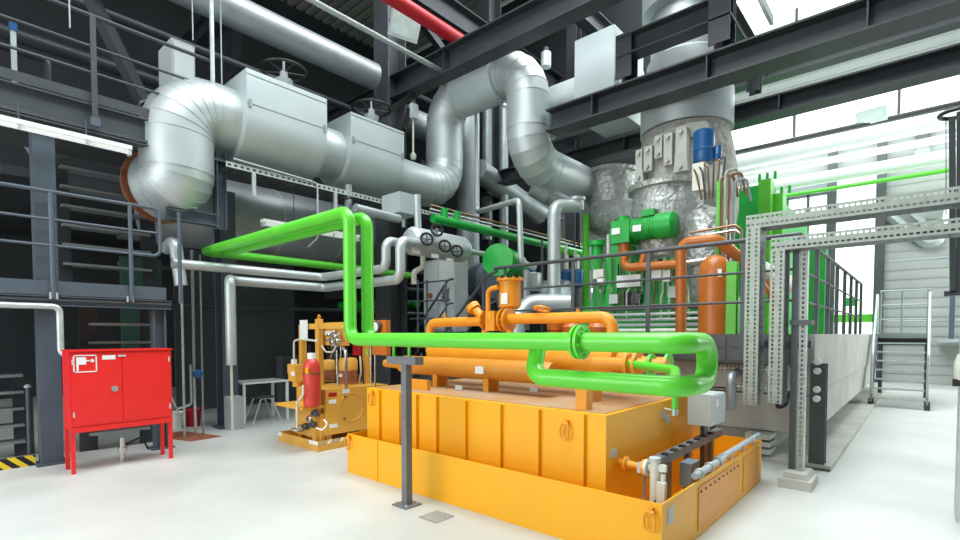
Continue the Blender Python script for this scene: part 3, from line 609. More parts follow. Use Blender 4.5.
# ================= PLATFORM RAILINGS =================
t = thing('railing', 'dark platform railing running across in front of the turbine', 'railing', (-3, 6.6, 1.6))
RZ = 2.71; RY = 6.6; xl = aY(380, 345, 6.6).x
for px in (573, 648, 743): x = aY(px, 300, RY).x; G().bar((x, RY, 1.3), (x, RY, RZ), .055, .02).build('post', 'midsteel', t)
x = aY(505, 290, RY).x; G().bar((x, RY, 1.6), (x, RY, RZ), .055, .02).build('post', 'midsteel', t)
x = -1.05; G().bar((x, RY, 1.2), (x, RY, RZ), .055, .02).build('post', 'midsteel', t)
xs = aY(494, 280, RY).x
for z, r in ((RZ, .028), (2.33, .017), (1.98, .017)): G().tube([(xs, RY, z), (-1.05, RY, z)], r, n=10).build('rail', 'midsteel', t)
t = thing('railing', 'dark railing receding along the top of the concrete wall at right', 'railing', (-1.05, 11, 1.6))
for k in range(8): y = 6.9 + k * 1.02; G().bar((-1.08, y, 1.6), (-1.08, y, RZ), .05, .05).build('post', 'midsteel', t)
for z, r in ((RZ, .024), (2.33, .016), (1.98, .016)): G().tube([(-1.08, 6.6, z), (-1.08, 14.1, z)], r, n=8).build('rail', 'midsteel', t)
# stairs up to platform (left of it) with sloping handrails
t = thing('stair', 'blue-grey stair with steep handrails climbing to the turbine platform, behind the orange tank', 'stairs', (-6.0, 6.6, 0))
for y, px0 in ((6.6, 405), (7.4, 450)):
    top = aY(494 if y < 7 else 492, 268, y) if y < 7 else aY(487, 275, y)
zt2 = RZ
xa, xb = aY(382, 355, 6.6).x, aY(490, 272, 6.6).x
def hr(y, dz, r=.024, m='bluesteel'):
    G().tube([(xb - 2.0, y, 1.0 + dz), (xb - .1, y, 2.7 + dz), (xb + .1, y, 2.7 + dz)], r, .1, n=10).build('handrail', m, t)
for y, ends in ((6.6, ((395, 400), (487, 276), (497, 271))), (7.5, ((372, 400), (448, 280), (453, 279)))):
    for dz, r_ in ((0, .026), (-.5, .018)):
        G().tube([V(q3) + V((0, 0, dz)) for q3 in [aY(*e_, y) for e_ in ends]], r_, .1, n=10).build('handrail', 'midsteel', t)
for y in (6.6, 7.5):
    G().bar((xb - 2.5, y, -.05 + .1), (xb, y, 1.6), .03, .22).build('stringer', 'bluesteel', t)
    for k in range(3): x = xb - 1.75 + k * .8; z = 1.6 + (x - xb) * .85; G().bar((x, y, max(0.05, z)), (x, y, z + 1.12), .035, .035).build('baluster', 'bluesteel', t)
for k in range(7): x = xb - 2.15 + k * .31; z = .2 + k * .21; G().box((x - .12, 6.62, z - .03), (x + .12, 7.48, z)).build('tread', 'dullpipe', t)
t = thing('railing', 'dim guard frame left of the platform stairs in front of the grey control cabinet', 'railing', (-7.4, 7.3, 1.4))
for px in (418, 427, 446): a = aY(px, 330, 7.3); G().cyl((a.x, 7.3, 1.2), (a.x, 7.3, aY(px, 280, 7.3).z), .022, n=8).build('post', 'bluesteel', t)
for py in (284, 302, 319): a = aY(410, py, 7.3); b = aY(450, py, 7.3); G().cyl((a.x, 7.3, a.z), (b.x, 7.3, a.z), .018, n=8).build('rail', 'bluesteel', t)

# ================= SUMP TRAY AND TANK =================
def ring_eye(c, t, name='lifting_shackle', m='orange'):
    c = V(c); g = G().tube([c + V(d_) for d_ in ((-.02, -.01, .02), (-.04, -.02, -.03), (-.036, -.02, -.1), (0, -.02, -.12), (.036, -.02, -.1), (.04, -.02, -.03), (.02, -.01, .02), (-.02, -.01, .02))], .009, .025, n=8).cyl(c + V((-.03, -.01, .01)), c + V((.03, -.01, .01)), .014, n=10).cbox(c + V((0, .01, .01)), (.03, .04, .06)); g.build(name, m, t)
t = thing('drip_tray', 'wide low yellow-orange steel drip tray on the floor around the tank', 'drip tray', (-3.15, 4.7, 0))
x0, x1, y0, y1, zh = -4.98, -1.3, 3.33, 6.1, .45
G().box((x0, y0, 0), (x1, y0 + .012, zh)).box((x0, y1 - .012, 0), (x1, y1, zh)).box((x0, y0 + .012, 0), (x0 + .012, y1 - .012, zh)).box((x1 - .012, y0 + .012, 0), (x1, y1 - .012, zh)).box((x0 + .012, y0 + .012, .005), (x1 - .012, y1 - .012, .02)).box((x0 + .55, y0 - .008, 0), (x0 + .57, y0, zh)).build('basin', 'yellow', t)
G().box((x1, 4.05, .06), (x1 + .008, 5.2, .4)).build('access_plate', 'orange', t); G().box((x1, 5.35, .06), (x1 + .008, 5.95, .4)).build('access_plate', 'orange', t)
for k in range(10): G().cyl((x1, 4.1 + k * .115, .36), (x1 + .016, 4.1 + k * .115, .36), .01, n=6).build('rivet', 'midsteel', t)
ring_eye((-4.93, y0 - .02, .4), t); ring_eye((-1.37, y0 - .02, .38), t)
G().box((x1, 3.43, .28), (x1 + .006, 3.53, .4)).build('label_plate', 'lightgrey', t)
t = thing('oil_tank', 'big ribbed yellow-orange oil tank standing in the drip tray', 'tank', (-3.4, 4.6, 0.03))
X0, X1, Y0, Y1, ZH = -4.9, -1.83, 3.55, 5.75, .97
G().box((X0, Y0, .03), (X1, Y1, ZH)).build('tank_body', 'yellow', t)
G().box((X0 + .06, Y0 + .06, ZH), (X1 - .04, Y1 - .04, ZH + .006)).build('tank_lid', 'dust', t)
for px in (381, 401, 418, 438, 467, 502, 540, 585): x = aY(px, 430, Y0).x; G().box((x - .008, Y0 - .035, .05), (x + .008, Y0, ZH - .01)).build('rib', 'yellow', t)
ring_eye((aY(373, 393, Y0).x, Y0 - .02, .9), t); ring_eye((aY(567, 418, Y0).x, Y0 - .02, .86), t)
for py, yy in ((388, 0), (397, .1)): pass
for yy, z in ((3.62, .66), (4.62, .85), (4.74, .79)): G().box((X1, yy, z - .04), (X1 + .005, yy + .11, z + .03)).build('label_plate', 'lightgrey', t)
# grey junction box
t = thing('junction_box', 'pale grey-green junction box mounted beside the right end of the tank', 'junction box', aX(709, 428, -1.62))
a = aX(697, 400, -1.45); b = aX(723, 428, -1.45)
G().box((-1.72, 5.02, .72), (-1.5, 5.42, 1.02)).build('enclosure', 'lightgrey', t); G().box((-1.5, 5.03, .73), (-1.485, 5.41, 1.01)).build('door', 'lightgrey', t)
G().box((-1.486, 5.1, .9), (-1.482, 5.18, .97)).build('label_plate', 'white', t); G().box((-1.64, 5.15, .05), (-1.6, 5.25, .72)).build('bracket', 'midsteel', t)
# side frame rail, conduit, flanged drain, level gauge
t = thing('support_rail', 'dark grey steel channel on short legs along the right side of the tank', 'channel', (-1.62, 4.6, .05))
G().bar((-1.62, 3.75, .56), (-1.62, 5.7, .56), .08, .07).build('channel', 'postgrey', t)
for y in (4.25, 4.75, 5.4): G().bar((-1.62, y, .05), (-1.62, y, .53), .05, .08).build('leg', 'postgrey', t)
G().box((-1.66, 3.735, .52), (-1.58, 3.75, .6)).build('end_cap', 'lightgrey', t)
for k in range(8): G().cbox((-1.6, 3.95 + k * .2, .6), (.05, .06, .02)).build('cable_clamp', 'black', t)
solo(G().cbox((-1.5, 4.45, .4), (.1, .2, .2)), 'control_box', 'boxblue', 'small blue-grey box hanging under the channel beside the tank', 'junction box')
t = thing('drain_connection', 'orange flanged drain pipe on the right face of the tank', 'pipe', (X1, 3.85, .5))
zc = .56; 
G().lathe((X1, 3.78, zc), (1, 0, 0), [(.03, 0), (.03, .05), (.06, .05), (.06, .07), (.035, .08), (.025, .15), (.035, .2), (.06, .2), (.06, .22)], 18).build('pipe', 'orange', t)
G().lathe((X1 + .222, 3.78, zc), (1, 0, 0), [(.065, 0), (.065, .02), (.03, .025), (.03, .12)], 18).build('flange', 'galvpale', t)
t = thing('level_gauge', 'cream upright level gauge standing at the near right corner of the drip tray', 'level gauge', (-1.45, 3.6, .03))
G().cyl((-1.47, 3.62, .1), (-1.47, 3.62, .66), .035, n=16).build('column', 'galvpale', t); G().cyl((-1.40, 3.6, .1), (-1.40, 3.6, .58), .018, n=10).cbox((-1.40, 3.57, .45), (.06, .04, .16)).cbox((-1.35, 3.6, .32), (.06, .05, .08)).cbox((-1.42, 3.62, .62), (.07, .03, .05)).build('sensor', 'galvpale', t)
G().cyl((-1.47, 3.62, .66), (-1.47, 3.62, .69), .042, n=16).build('cap', 'lightgrey', t)
G().tube([(-1.62, 3.8, .52), (-1.58, 3.68, .35), (-1.5, 3.55, .3), (-1.43, 3.56, .4)], .008, .05, n=6).build('cable', 'bluesteel', t)
t = thing('conduit_run', 'grey conduit clamped along the right rim of the drip tray', 'conduit', (-1.3, 4.9, .45))
G().tube([(-1.31, 4.0, .5), (-1.31, 4.6, .5)], .028, n=12).tube([(-1.31, 4.65, .52), (-1.31, 6.0, .52)], .026, n=12).build('tube', 'panelgrey', t)
for y in (4.1, 4.35, 4.62, 4.9, 5.3, 5.7): G().torus((-1.31, y, .5), (0, 1, 0), .034, .008, 14, 6).build('clamp', 'galv', t)
G().cyl((-1.31, 4.56, .51), (-1.31, 4.72, .515), .036, n=12).build('coupling', 'dullpipe', t)

# ---- cooler and pipework on the tank
zc = 1.27
def YY(px, y): return aY(px, 350, y).x
t = thing('oil_cooler', 'long horizontal orange shell-and-tube oil cooler on top of the tank', 'heat exchanger', (-3.4, 4.45, ZH))
a = YY(432, 4.55); b = YY(640, 4.55)
G().lathe((a, 4.55, 1.33), (1, 0, 0), [(.02, 0), (.12, .02), (.15, .06), (.15, b - a - .25), (.16, b - a - .25), (.2, b - a - .24), (.2, b - a - .2), (.12, b - a - .19), (.12, b - a)], 28).build('shell', 'orange', t)
a2 = YY(385, 4.2)
G().lathe((a2, 4.2, 1.21), (1, 0, 0), [(.02, 0), (.05, .01), (.06, .3), (.1, .36), (.115, .42), (.115, 2.6), (.1, 2.65), (.02, 2.66)], 28).build('lower_shell', 'orangebrown', t)
for x in (-4.35, -3.55, -2.3): G().box((x - .035, 4.12, ZH), (x + .035, 4.3, 1.12)).build('saddle', 'orange', t)
for x in (-4.3,): G().box((x - .22, 3.75, ZH), (x + .22, 3.8, ZH + .12)).build('angle_foot', 'orange', t)
G().box((YY(478, 4.05) - .06, 4.07, 1.17), (YY(478, 4.05) + .06, 4.08, 1.25)).build('label_plate', 'white', t)
for px, yy in ((455, 4.0), (530, 4.4)): G().box((YY(px, yy), yy, ZH + .01), (YY(px, yy) + .1, yy + .02, ZH + .06)).build('label_plate', 'lightgrey', t)
G().tube([(-2.3, 4.22, 1.33), (-1.62, 4.22, 1.33)], .06, n=16).tube([(-2.1, 4.55, 1.33), (-1.75, 4.55, 1.33)], .06, n=16).build('nozzle', 'orange', t)
for k, (px, yf) in enumerate(((627, 4.22), (635, 4.22), (650, 4.22), (667, 4.5))):
    a = aY(px, 366, yf); G().cyl((a.x, yf, 1.33), (a.x + .025, yf, 1.33), .1, n=20).build('flange', ['orange', 'orange', 'greenpipe', 'greenpipe'][k], t)
solo(G().box((YY(585, 3.7) - .05, 3.64, ZH), (YY(585, 3.7) + .05, 3.74, 1.25)), 'support_post', 'orange', 'short orange post at the front edge of the tank below the green pipe', 'post')
# manifold
t = thing('oil_manifold', 'orange oil pipe manifold with elbows at both ends above the cooler', 'pipework', (-3.6, 4.9, 1.4))
y = 4.75; pz = lambda px, py: (aY(px, py, y).x, y, aY(px, py, y).z)
G().tube([pz(430, 352), pz(430, 323), pz(486, 321)], .062, .12).tube([pz(508, 319), pz(612, 317), pz(613, 352)], .062, .13).build('pipe', 'orange', t)
for px, r in ((485, .115), (504, .14), (509, .14)): G().cyl(V(pz(px, 320)) - V((.012, 0, 0)), V(pz(px, 320)) + V((.012, 0, 0)), r, n=24).build('flange', 'orange', t)
for px in (504.2, 485):
    c = V(pz(px, 320)); r = .115
    for k in range(8): a = 2 * PI * k / 8; G().cyl(c + V((-.02, r * math.cos(a) * .8, r * math.sin(a) * .8)), c + V((.025, r * math.cos(a) * .8, r * math.sin(a) * .8)), .012, n=6).build('bolt', 'orange', t)
a = V(pz(495, 321)); G().cbox(a, (.14, .2, .24)).build('valve_body', 'orange', t); G().cbox(a + V((0, -.105, .06)), (.05, .01, .07)).build('nameplate', 'yellow', t)
G().tube([pz(474, 308), pz(483, 318)], .055).cyl(pz(472, 306), pz(475, 310), .09).build('branch', 'orange', t)
for px in (483, 508): G().tube([pz(px + 2, 330), pz(px + 2, 352)], .045).build('drop_leg', 'orange', t)
G().tube([pz(488, 312), pz(488, 290), pz(498, 287)], .03, .07).build('vent_pipe', 'orange', t)
G().tube([pz(578, 316), pz(578, 309)], .02).build('vent_pipe', 'orange', t); G().tube([pz(445, 320), pz(445, 313)], .014).build('vent_pipe', 'orange', t)
c = V(pz(542, 309)); w1 = G().torus(c, (0, .3, 1), .09, .014, 20, 6)
for k in range(3): a = 2 * PI * k / 3; w1.cyl(c, c + V((.09 * math.cos(a), .09 * math.sin(a), 0)), .008, n=6)
w1.build('handwheel', 'orange', t)
y = 4.9
t = thing('oil_filter', 'upright orange filter canister with a white label above the manifold', 'filter', pz(510, 310))
a = V(pz(510, 309)); b = V(pz(510, 279)); hh = b.z - a.z
G().lathe(a, (0, 0, 1), [(.1, 0), (.135, .03), (.135, hh - .03), (.165, hh - .025), (.165, hh), (.03, hh + .01)], 28).build('canister', 'orange', t)
for k in range(10): an = 2 * PI * k / 10; G().cyl(b + V((.15 * math.cos(an), .15 * math.sin(an), -.03)), b + V((.15 * math.cos(an), .15 * math.sin(an), .02)), .01, n=6).build('bolt', 'orange', t)
G().cbox(a + V((.02, -.137, .12)), (.1, .008, .13)).build('label_plate', 'white', t)
# pumps with domes
for k, (px, lab) in enumerate(((556, 'left'), (572, 'middle'), (597, 'right'))):
    y = 5.3; a = V(pz(px, 345)); t = thing('oil_pump', lab + ' of three small orange dome-topped pumps behind the green pipe', 'pump', (a.x, y, ZH), 'orange dome-topped pumps')
    z1 = pz(px, 322 if k else 318)[2]; z0 = ZH
    G().lathe((a.x, y, z0), (0, 0, 1), [(.07, 0), (.07, z1 - z0 - .16), (.11, z1 - z0 - .15), (.12, z1 - z0 - .06), (.08, z1 - z0 - .01), (.01, z1 - z0)], 20).build('body', 'brownorange', t)
    G().lathe((a.x, y, z1 - .2), (0, 0, 1), [(.09, 0), (.14, 0), (.14, .025), (.09, .025)], 20).build('flange', 'orange', t)
for k, (px, lab) in enumerate(((600, 'left'), (625, 'right'))):
    y = 5.1; a = pz(px, 350)
    solo(G().box((a[0] - .08, 5.05, ZH), (a[0] + .08, 5.2, 1.42)), 'valve_block', 'orange', lab + ' of two orange valve blocks behind the cooler end', 'valve block', 'orange valve blocks')

# ================= GREEN PIPES =================
GZ, GR, gx = 1.545, .065, aY(350, 300, 3.05).x
ztop = aY(350, 211, 3.05).z
t = thing('green_pipe', 'front bright green water pipe, from overhead down and across before the tank', 'pipe', (gx, 3.05, 1.4))
G().tube([(-6.5, 5.9, ztop - .02)[0:0] or (-8.38, 7.2, ztop), (-8.38, 3.05, ztop), (gx, 3.05, ztop), (gx, 3.05, GZ), (-1.077, 3.05, GZ), (-1.077, 3.5, GZ), (-1.077, 3.5, 1.28), (-1.077, 3.07, 1.28), (-2.2, 3.09, 1.28), (-2.24, 3.24, GZ), (-2.6, 3.27, GZ)], GR, .13, 20).build('pipe', 'greenpipe', t)
xf = aY(580, 342, 3.05).x
for dx in (-.018, .018): G().cyl((xf + dx - .011, 3.05, GZ), (xf + dx + .011, 3.05, GZ), .118, n=28).build('flange', 'greenpipe', t)
for k in range(8): a = 2 * PI * k / 8 + .2; G().cyl((xf - .045, 3.05 + .092 * math.cos(a), GZ + .092 * math.sin(a)), (xf + .045, 3.05 + .092 * math.cos(a), GZ + .092 * math.sin(a)), .011, n=6).build('bolt', 'greenpipe', t)
G().cyl((-1.14, 3.1, 1.26), (-1.14, 3.1, 1.12), .018, n=10).build('drain_stub', 'greenpipe', t)
G().cyl((-1.14, 3.1, 1.14), (-1.14, 3.1, 1.1), .02, n=10).bar((-1.2, 3.1, 1.14), (-1.12, 3.1, 1.13), .015, .008).build('drain_cock', 'steeltube', t)
G().tube([(-1.15, 3.12, 1.3), (-1.45, 3.95, 1.32), (-1.95, 4.2, 1.34)], .035, .14, 16).build('branch_pipe', 'greenpipe', t)
for dx in (0,): G().cyl((gx + .3, 3.05, GZ - .1), (gx + .3, 3.05, 1.39), .012, n=8).build('hanger_stub', 'greenpipe', t)
t = thing('green_pipe', 'rear bright green water pipe, parallel just behind the front one', 'pipe', (gx, 3.27, 1.4))
G().tube([(-8.2, 6.4, ztop - .02), (-8.2, 3.27, ztop - .02), (gx, 3.27, ztop - .02), (gx, 3.27, GZ), (-2.3, 3.27, GZ)], GR, .13, 20).build('pipe', 'greenpipe', t)
# support post for green pipe
t = thing('pipe_support', 'grey square steel post with T-shaped head, standing on the floor before the tray', 'post', (-3.6, 3.05, 0))
G().box((-3.635, 3.015, .012), (-3.565, 3.085, 1.32)).build('post', 'postgrey', t)
G().box((-3.83, 3.0, 1.32), (-3.42, 3.1, 1.39)).build('head', 'postgrey', t); G().cbox((-3.6, 3.05, .006), (.2, .2, .012)).build('base_plate', 'postgrey', t)
for dx in (-.07, .07):
    for dy in (-.07, .07): G().cyl((-3.6 + dx, 3.05 + dy, .01), (-3.6 + dx, 3.05 + dy, .03), .012, n=6).build('bolt', 'galv', t)
for dx, lab in ((-.05, 'left'), (.06, 'right')):
    solo(G().cyl((-3.68 + dx * 2, 3.05, 1.39), (-3.68 + dx * 2, 3.05, 1.49), .014, n=8), 'pipe_clamp_leg', 'greenpipe', lab + ' small green leg between the T-head and the green pipe', 'pipe clamp')
# longer green pipe in the mid background with upstands
t = thing('green_header', 'dark green header pipe receding behind the silver header, with upstands', 'pipe', (-7, 9, 3.7))
G().tube([(-7, 6.6, 3.78), (-7, 13.5, 3.78)], .085, n=18).build('pipe', 'green', t)
for y in (6.9, 7.25): G().tube([(-7, y, 3.78), (-7, y, 4.02)], .07, n=14).build('upstand', 'green', t)
pipe('green_header', [(-11.5, 7.5, 2.35), (-8.9, 7.9, 2.3)], .09, 'green', 'dim green pipe low in the dark bay behind the green risers')
t = thing('green_vessel', 'dark green horizontal drum with a flat round end facing left of the turbine', 'vessel', (-5.9, 7.6, 2.6))
c = aY(498, 260, 7.3)
G().lathe(c, (-.35, 1, 0), [(.02, 0), (.27, 0), (.285, .02), (.285, .95), (.25, 1.0), (.02, 1.02)], 36).build('shell', 'green', t)
G().lathe(c, (.35, -1, 0), [(.25, -.01), (.3, -.01), (.3, .03), (.02, .035)], 36).build('end_plate', 'green', t)
G().box((c.x - .05, 7.75, 1.6), (c.x + .05, 7.85, c.z - .2)).build('foot', 'midsteel', t)

# ================= SILVER PIPES LEFT-CENTRE =================
a1 = 4.858
pipe('silver_pipe', [(-8, 2.5, 2.6), (-8, a1, 2.6), (-6.2, a1, 2.6), (-6.2, a1, 3.03), (-6.3, a1 + .65, 3.03)], .07, 'silver', 'upper of two silver clad pipes crossing behind the green risers', R=.14, seams=.004, group='paired silver pipes')
pipe('silver_pipe', [(-7.8, 3.2, 1.14), (-7.8, 3.2, 2.42), (-8, 3.3, 2.42), (-8, a1 + .05, 2.42), (-5.92, a1 + .05, 2.42), (-5.92, a1 + .05, 3.0), (-6.15, a1 + .75, 3.05)], .075, 'silver', 'lower of two silver clad pipes, with a long drop beside the blue-grey column', R=.14, seams=.004, group='paired silver pipes')
pipe('drain_pipe', [(-7.8, 3.2, 1.14), (-7.8, 3.2, .15)], .02, 'galvpale', 'slim pale pipe end continuing below the silver drop to the floor', n=8)
g = G().tube([(-8.4, 2.55, 2.85), (-8.05, 2.55, 2.95), (-8.05, 2.62, 2.3)], .085, .12, 16); solo(g, 'duct_elbow', 'silver', 'small silver elbow hanging beside the end of the lower walkway railing', 'pipe')
pipe('silver_pipe', [tuple(aX(355, 208, -6.6)), tuple(aX(399, 219, -6.6))], .07, 'dullpipe', 'grey pipe running back from the green bend to the silver header')
pipe('silver_pipe', [(-7.9, 5.35, 4.3), (-7.9, 5.35, 3.3)], .07, 'silver', 'short vertical silver pipe dropping from between the two valve casings')
# header with valves
a = aX(409, 233, -6.3); b = aX(461, 262, -6.3)
t = thing('steam_header', 'silver clad steam header drum with small black handwheels in front of it', 'header', (-6.6, 6.2, 2.9))
zc = (a.z + b.z) / 2 + .05
G().lathe((-6.3, a.y, zc), (0, 1, 0), [(.02, -.03), (.18, 0), (.23, .06), (.23, b.y - a.y), (.18, b.y - a.y + .1), (.02, b.y - a.y + .12)], 28).build('drum', 'silver', t)
G().cyl((-6.3, b.y + .1, zc), (-6.3, b.y + .9, zc), .05, n=14).build('outlet_pipe', 'silver', t)
for k, (px, py) in enumerate(((427, 239), (445, 246), (457, 251), (437, 230))):
    c = aX(px, py, -5.98); r = .095; w1 = G().torus(c, (1, -.5, .2), r, .02, 20, 6)
    for j in range(4): an = 2 * PI * j / 4; u, tt = perp(V((1, -.5, .2))); w1.cyl(c, c + (u * math.cos(an) + tt * math.sin(an)) * r, .009, n=6)
    o = w1.build('handwheel', 'black', t); G().cyl(c, c + V((-.22, .1, -.02)), .03, n=10).build('valve_neck', 'panelgrey', o)
for px, py in ((416, 252), (435, 256), (450, 260)): c = aX(px, py, -6.07); G().cbox(c, (.01, .16, .06)).build('label_plate', 'white', t)
G().tube([(-6.3, a.y + .3, zc - .2), (-6.3, a.y + .3, zc - .4), (-6.3, a.y + .1, zc - .5), (-6.3, a.y + .1, zc - .7)], .045, .08).build('drain_pipe', 'galvpale', t)
c0 = aX(417, 195, -6.5); c1 = aX(418, 228, -6.5); G().cyl(c0, c1, .06, n=14).build('riser', 'silver', t)
p0 = aX(396, 192, -7.0); p1 = aX(415, 214, -7.0)
solo(G().box((-7.4, p0.y, p1.z - .05), (-6.9, p1.y, p0.z)), 'duct_box', 'panelgrey', 'grey sheet box hanging under the duct, above the black handwheels', 'box')
# control cabinet
t = thing('control_cabinet', 'pale grey control cabinet with louvre behind the platform stairs', 'electrical cabinet', (-7.9, 7.9, 1.6))
a = aY(424, 303, 7.7); b = aY(455, 257, 7.7)
G().box((a.x, 7.7, 1.65), (b.x, 8.1, b.z)).build('body', 'panelgrey', t)
G().box((a.x + .02, 7.68, 1.7), ((a.x + b.x) / 2 - .01, 7.7, b.z - .04)).build('door', 'lightgrey', t); G().box(((a.x + b.x) / 2 + .01, 7.68, 1.7), (b.x - .02, 7.7, b.z - .04)).build('door', 'lightgrey', t)
g = G(); xm = (a.x + b.x) / 2 + .12
for k in range(8): g.box((xm, 7.665, 2.3 + k * .035), (b.x - .15, 7.68, 2.315 + k * .035))
g.build('louvre', 'midsteel', t); G().cyl((a.x + .25, 7.64, 2.45), (a.x + .25, 7.68, 2.45), .06, n=14).build('switch_knob', 'rust', t)
# vertical and routed silver pipes mid
def vp(px, y0_, y1_, y, r, m, lab, R=None):
    a = aY(px, y0_, y); b = aY(px, y1_, y); return pipe('vertical_pipe', [(a.x, y, a.z), (a.x, y, 1.6 if y1_ > 320 else b.z)], r, m, lab, n=16, seams=.004)
t = thing('riser_pipe', 'silver clad riser pipe with top and bottom elbows left of the turbine', 'pipe', q(554, 300, 8.2))
g = G(); g.seg = 5
g.tube([q(578, 206, 8.9), q(554, 206, 8.3), q(554, 306, 8.2)], .125, .2, 22, True, .005).build('riser', 'silver', t)
g = G(); g.seg = 5; g.tube([q(570, 303, 8.2), q(530, 303, 7.8), q(516, 318, 7.5), q(516, 345, 7.4)], .17, .28, 22, True, .006); g.build('bottom_elbow', 'silver', t)
c = q(577, 203, 8.8); g = G().tube([q(600, 180, 8.8), q(577, 203, 8.8)], .0001); 
G().lathe(q(577, 211, 8.9), (0, 0, 1), [(.14, 0), (.14, .2), (.17, .2), (.17, .26), (.05, .27)], 20).build('collar', 'silver', t)
G().lathe(q(533, 186, 8.4), (.6, .8, -.5), [(.1, 0), (.2, 0), (.2, .35), (.17, .36), (.17, .75), (.1, .76)], 20).build('side_branch', 'dullpipe', t)
pipe('bent_pipe', [q(477, 95, 8.6), q(477, 212, 8.6), q(519, 200, 7.6), q(521, 262, 7.6), q(535, 268, 7.9)], .055, 'silver', 'thin silver pipe with zigzag bend hanging in front of the green header', R=.12, n=14)
pipe('vertical_pipe', [q(526, 270, 8), q(526, 330, 8)], .07, 'silver', 'short silver pipe standing under the zigzag pipe', n=14)
vp(468, 62, 300, 9.2, .28, 'dullpipe', 'thick grey clad vertical duct behind the silver header'); vp(487, 70, 240, 10.4, .14, 'dullpipe', 'vertical silver pipe left of two behind the loop')
vp(504, 90, 250, 10.4, .12, 'dullpipe', 'vertical silver pipe right of two behind the loop')
pipe('grey_duct', [tuple(aX(478, 170, -8.4)), tuple(aX(540, 215, -8.4))], .28, 'dullpipe', 'inclined grey duct receding behind the vertical pipes', n=24)
t = thing('condensate_tank', 'grey blue horizontal tank behind the platform railing, left of the riser', 'tank', q(560, 310, 9))
a = aY(505, 302, 8.8); G().lathe((a.x, 8.8, a.z), (1, 0, 0), [(.02, 0), (.35, .05), (.4, .15), (.4, 1.5), (.35, 1.65), (.02, 1.7)], 28).build('shell', 'dullpipe', t)
a = aY(462, 285, 9.4); G().lathe((a.x, 9.4, a.z), (1, 0, 0), [(.02, 0), (.4, .05), (.5, .15), (.5, .9), (.4, 1.0)], 28).build('shell', 'bluesteel', t)
for k, (px, lab) in enumerate(((567, 'left'), (578, 'right'))):
    a = aY(px, 282, 9.0); t = thing('blue_pump', lab + ' of two blue valve actuators behind the railing left of the green frame', 'actuator', a, 'blue valve actuators')
    G().lathe(a, (0, 0, 1), [(.05, -.12), (.1, -.1), (.12, 0), (.12, .2), (.08, .25), (.03, .26)], 16).build('body', 'blue', t); G().cyl(a + V((0, 0, .26)), a + V((0, 0, .55)), .03, n=8).build('spindle', 'galvpale', t)
    G().cyl(a + V((0, 0, -.1)), V((a.x, a.y, 1.6)), .05, n=10).build('stem', 'midsteel', t)
t = thing('dosing_pot', 'small silver drum with a blue top behind the railing', 'vessel', q(533, 290, 8.4))
a = aY(532, 292, 8.4); G().lathe((a.x, 8.4, a.z), (0, 0, 1), [(.19, 0), (.2, .02), (.2, .36), (.18, .38), (.02, .39)], 24).build('drum', 'silver', t); G().lathe((a.x + .02, 8.4, a.z + .38), (0, 0, 1), [(.06, 0), (.06, .12), (.04, .16), (.01, .2)], 14).build('cap', 'blue', t)
# crossing small lines behind
for k, (y0_, m, lab) in enumerate(((205, 'copper', 'upper'), (209, 'galv', 'middle'), (214, 'copper', 'lower'))):
    a = aX(430, y0_, -7.3); pipe('small_line', [(-7.3, a.y, a.z), (-7.3, 13, a.z)], .022, m, lab + ' of three thin lines running back above the green header', n=6, group='thin lines above the green header')
for k in range(8):
    px = (586, 591, 608, 542, 455, 575, 566, 600)[k]; y0_ = (215, 240, 235, 240, 262, 250, 245, 250)[k]; m = ['greenpipe', 'galv', 'galvpale', 'midsteel', 'green', 'galv', 'galvpale', 'copper'][k]
    lab = ['bright green vertical pipe left of the turbine valve', 'silver standpipe beside the bright green vertical', 'pale thin standpipe just left of the green frame', 'dark thin standpipe behind the riser pipe',
           'dark green standpipe right of the control cabinet', 'grey standpipe above the right blue actuator', 'pale standpipe above the left blue actuator', 'coppery standpipe in front of the green post'][k]
    vp(px, y0_, 330, 9.4 if k != 4 else 8.6, .07 if k == 0 else .03, m, lab)
pipe('green_crossing', [q(560, 250, 9.6), q(590, 258, 9.6)], .06, 'greenpipe', 'short bright green crossover pipe behind the riser')

# dark bay behind: pipes and racks
for px, y0_, x, r, m, lab in ((181, 255, -8.6, .018, 'galv', 'left'), (192, 250, -8.6, .022, 'steeltube', 'second'), (200, 255, -8.6, .015, 'dullpipe', 'third')):
    a = aX(px, y0_, x); pipe('thin_riser', [(x, a.y, 0), (x, a.y, a.z)], r, m, lab + ' of three thin risers between the red cabinet and the blue-grey column', n=8, group='thin risers left')
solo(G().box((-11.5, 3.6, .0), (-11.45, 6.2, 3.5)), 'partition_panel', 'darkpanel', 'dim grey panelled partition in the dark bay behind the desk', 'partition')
solo(G().box((-10.9, 2.55, .6), (-10.85, 3.2, 3.0)), 'glazed_panel', 'dimgreen', 'dim green panel deep in the bay behind the red cabinet', 'panel')
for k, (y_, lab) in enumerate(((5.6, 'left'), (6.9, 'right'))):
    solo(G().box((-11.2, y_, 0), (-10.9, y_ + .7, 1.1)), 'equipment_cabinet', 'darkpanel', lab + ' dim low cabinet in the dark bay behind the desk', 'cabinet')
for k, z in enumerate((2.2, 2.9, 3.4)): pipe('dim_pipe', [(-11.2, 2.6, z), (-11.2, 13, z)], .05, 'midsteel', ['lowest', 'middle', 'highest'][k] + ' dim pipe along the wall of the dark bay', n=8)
t = thing('blue_valve', 'small blue valve handle on thin piping right of the red cabinet', 'valve', aX(198, 374, -8.3)); c = aX(198, 374, -8.3)
G().lathe(c, (1, 0, 0), [(.01, -.05), (.06, -.04), (.07, 0), (.05, .04), (.01, .05)], 14).build('body', 'blue', t)
G().tube([c + V((0, -.1, .15)), c + V((0, -.1, -.45)), c + V((0, -.3, -.5))], .02, .06, n=8).build('pipe', 'steeltube', t)

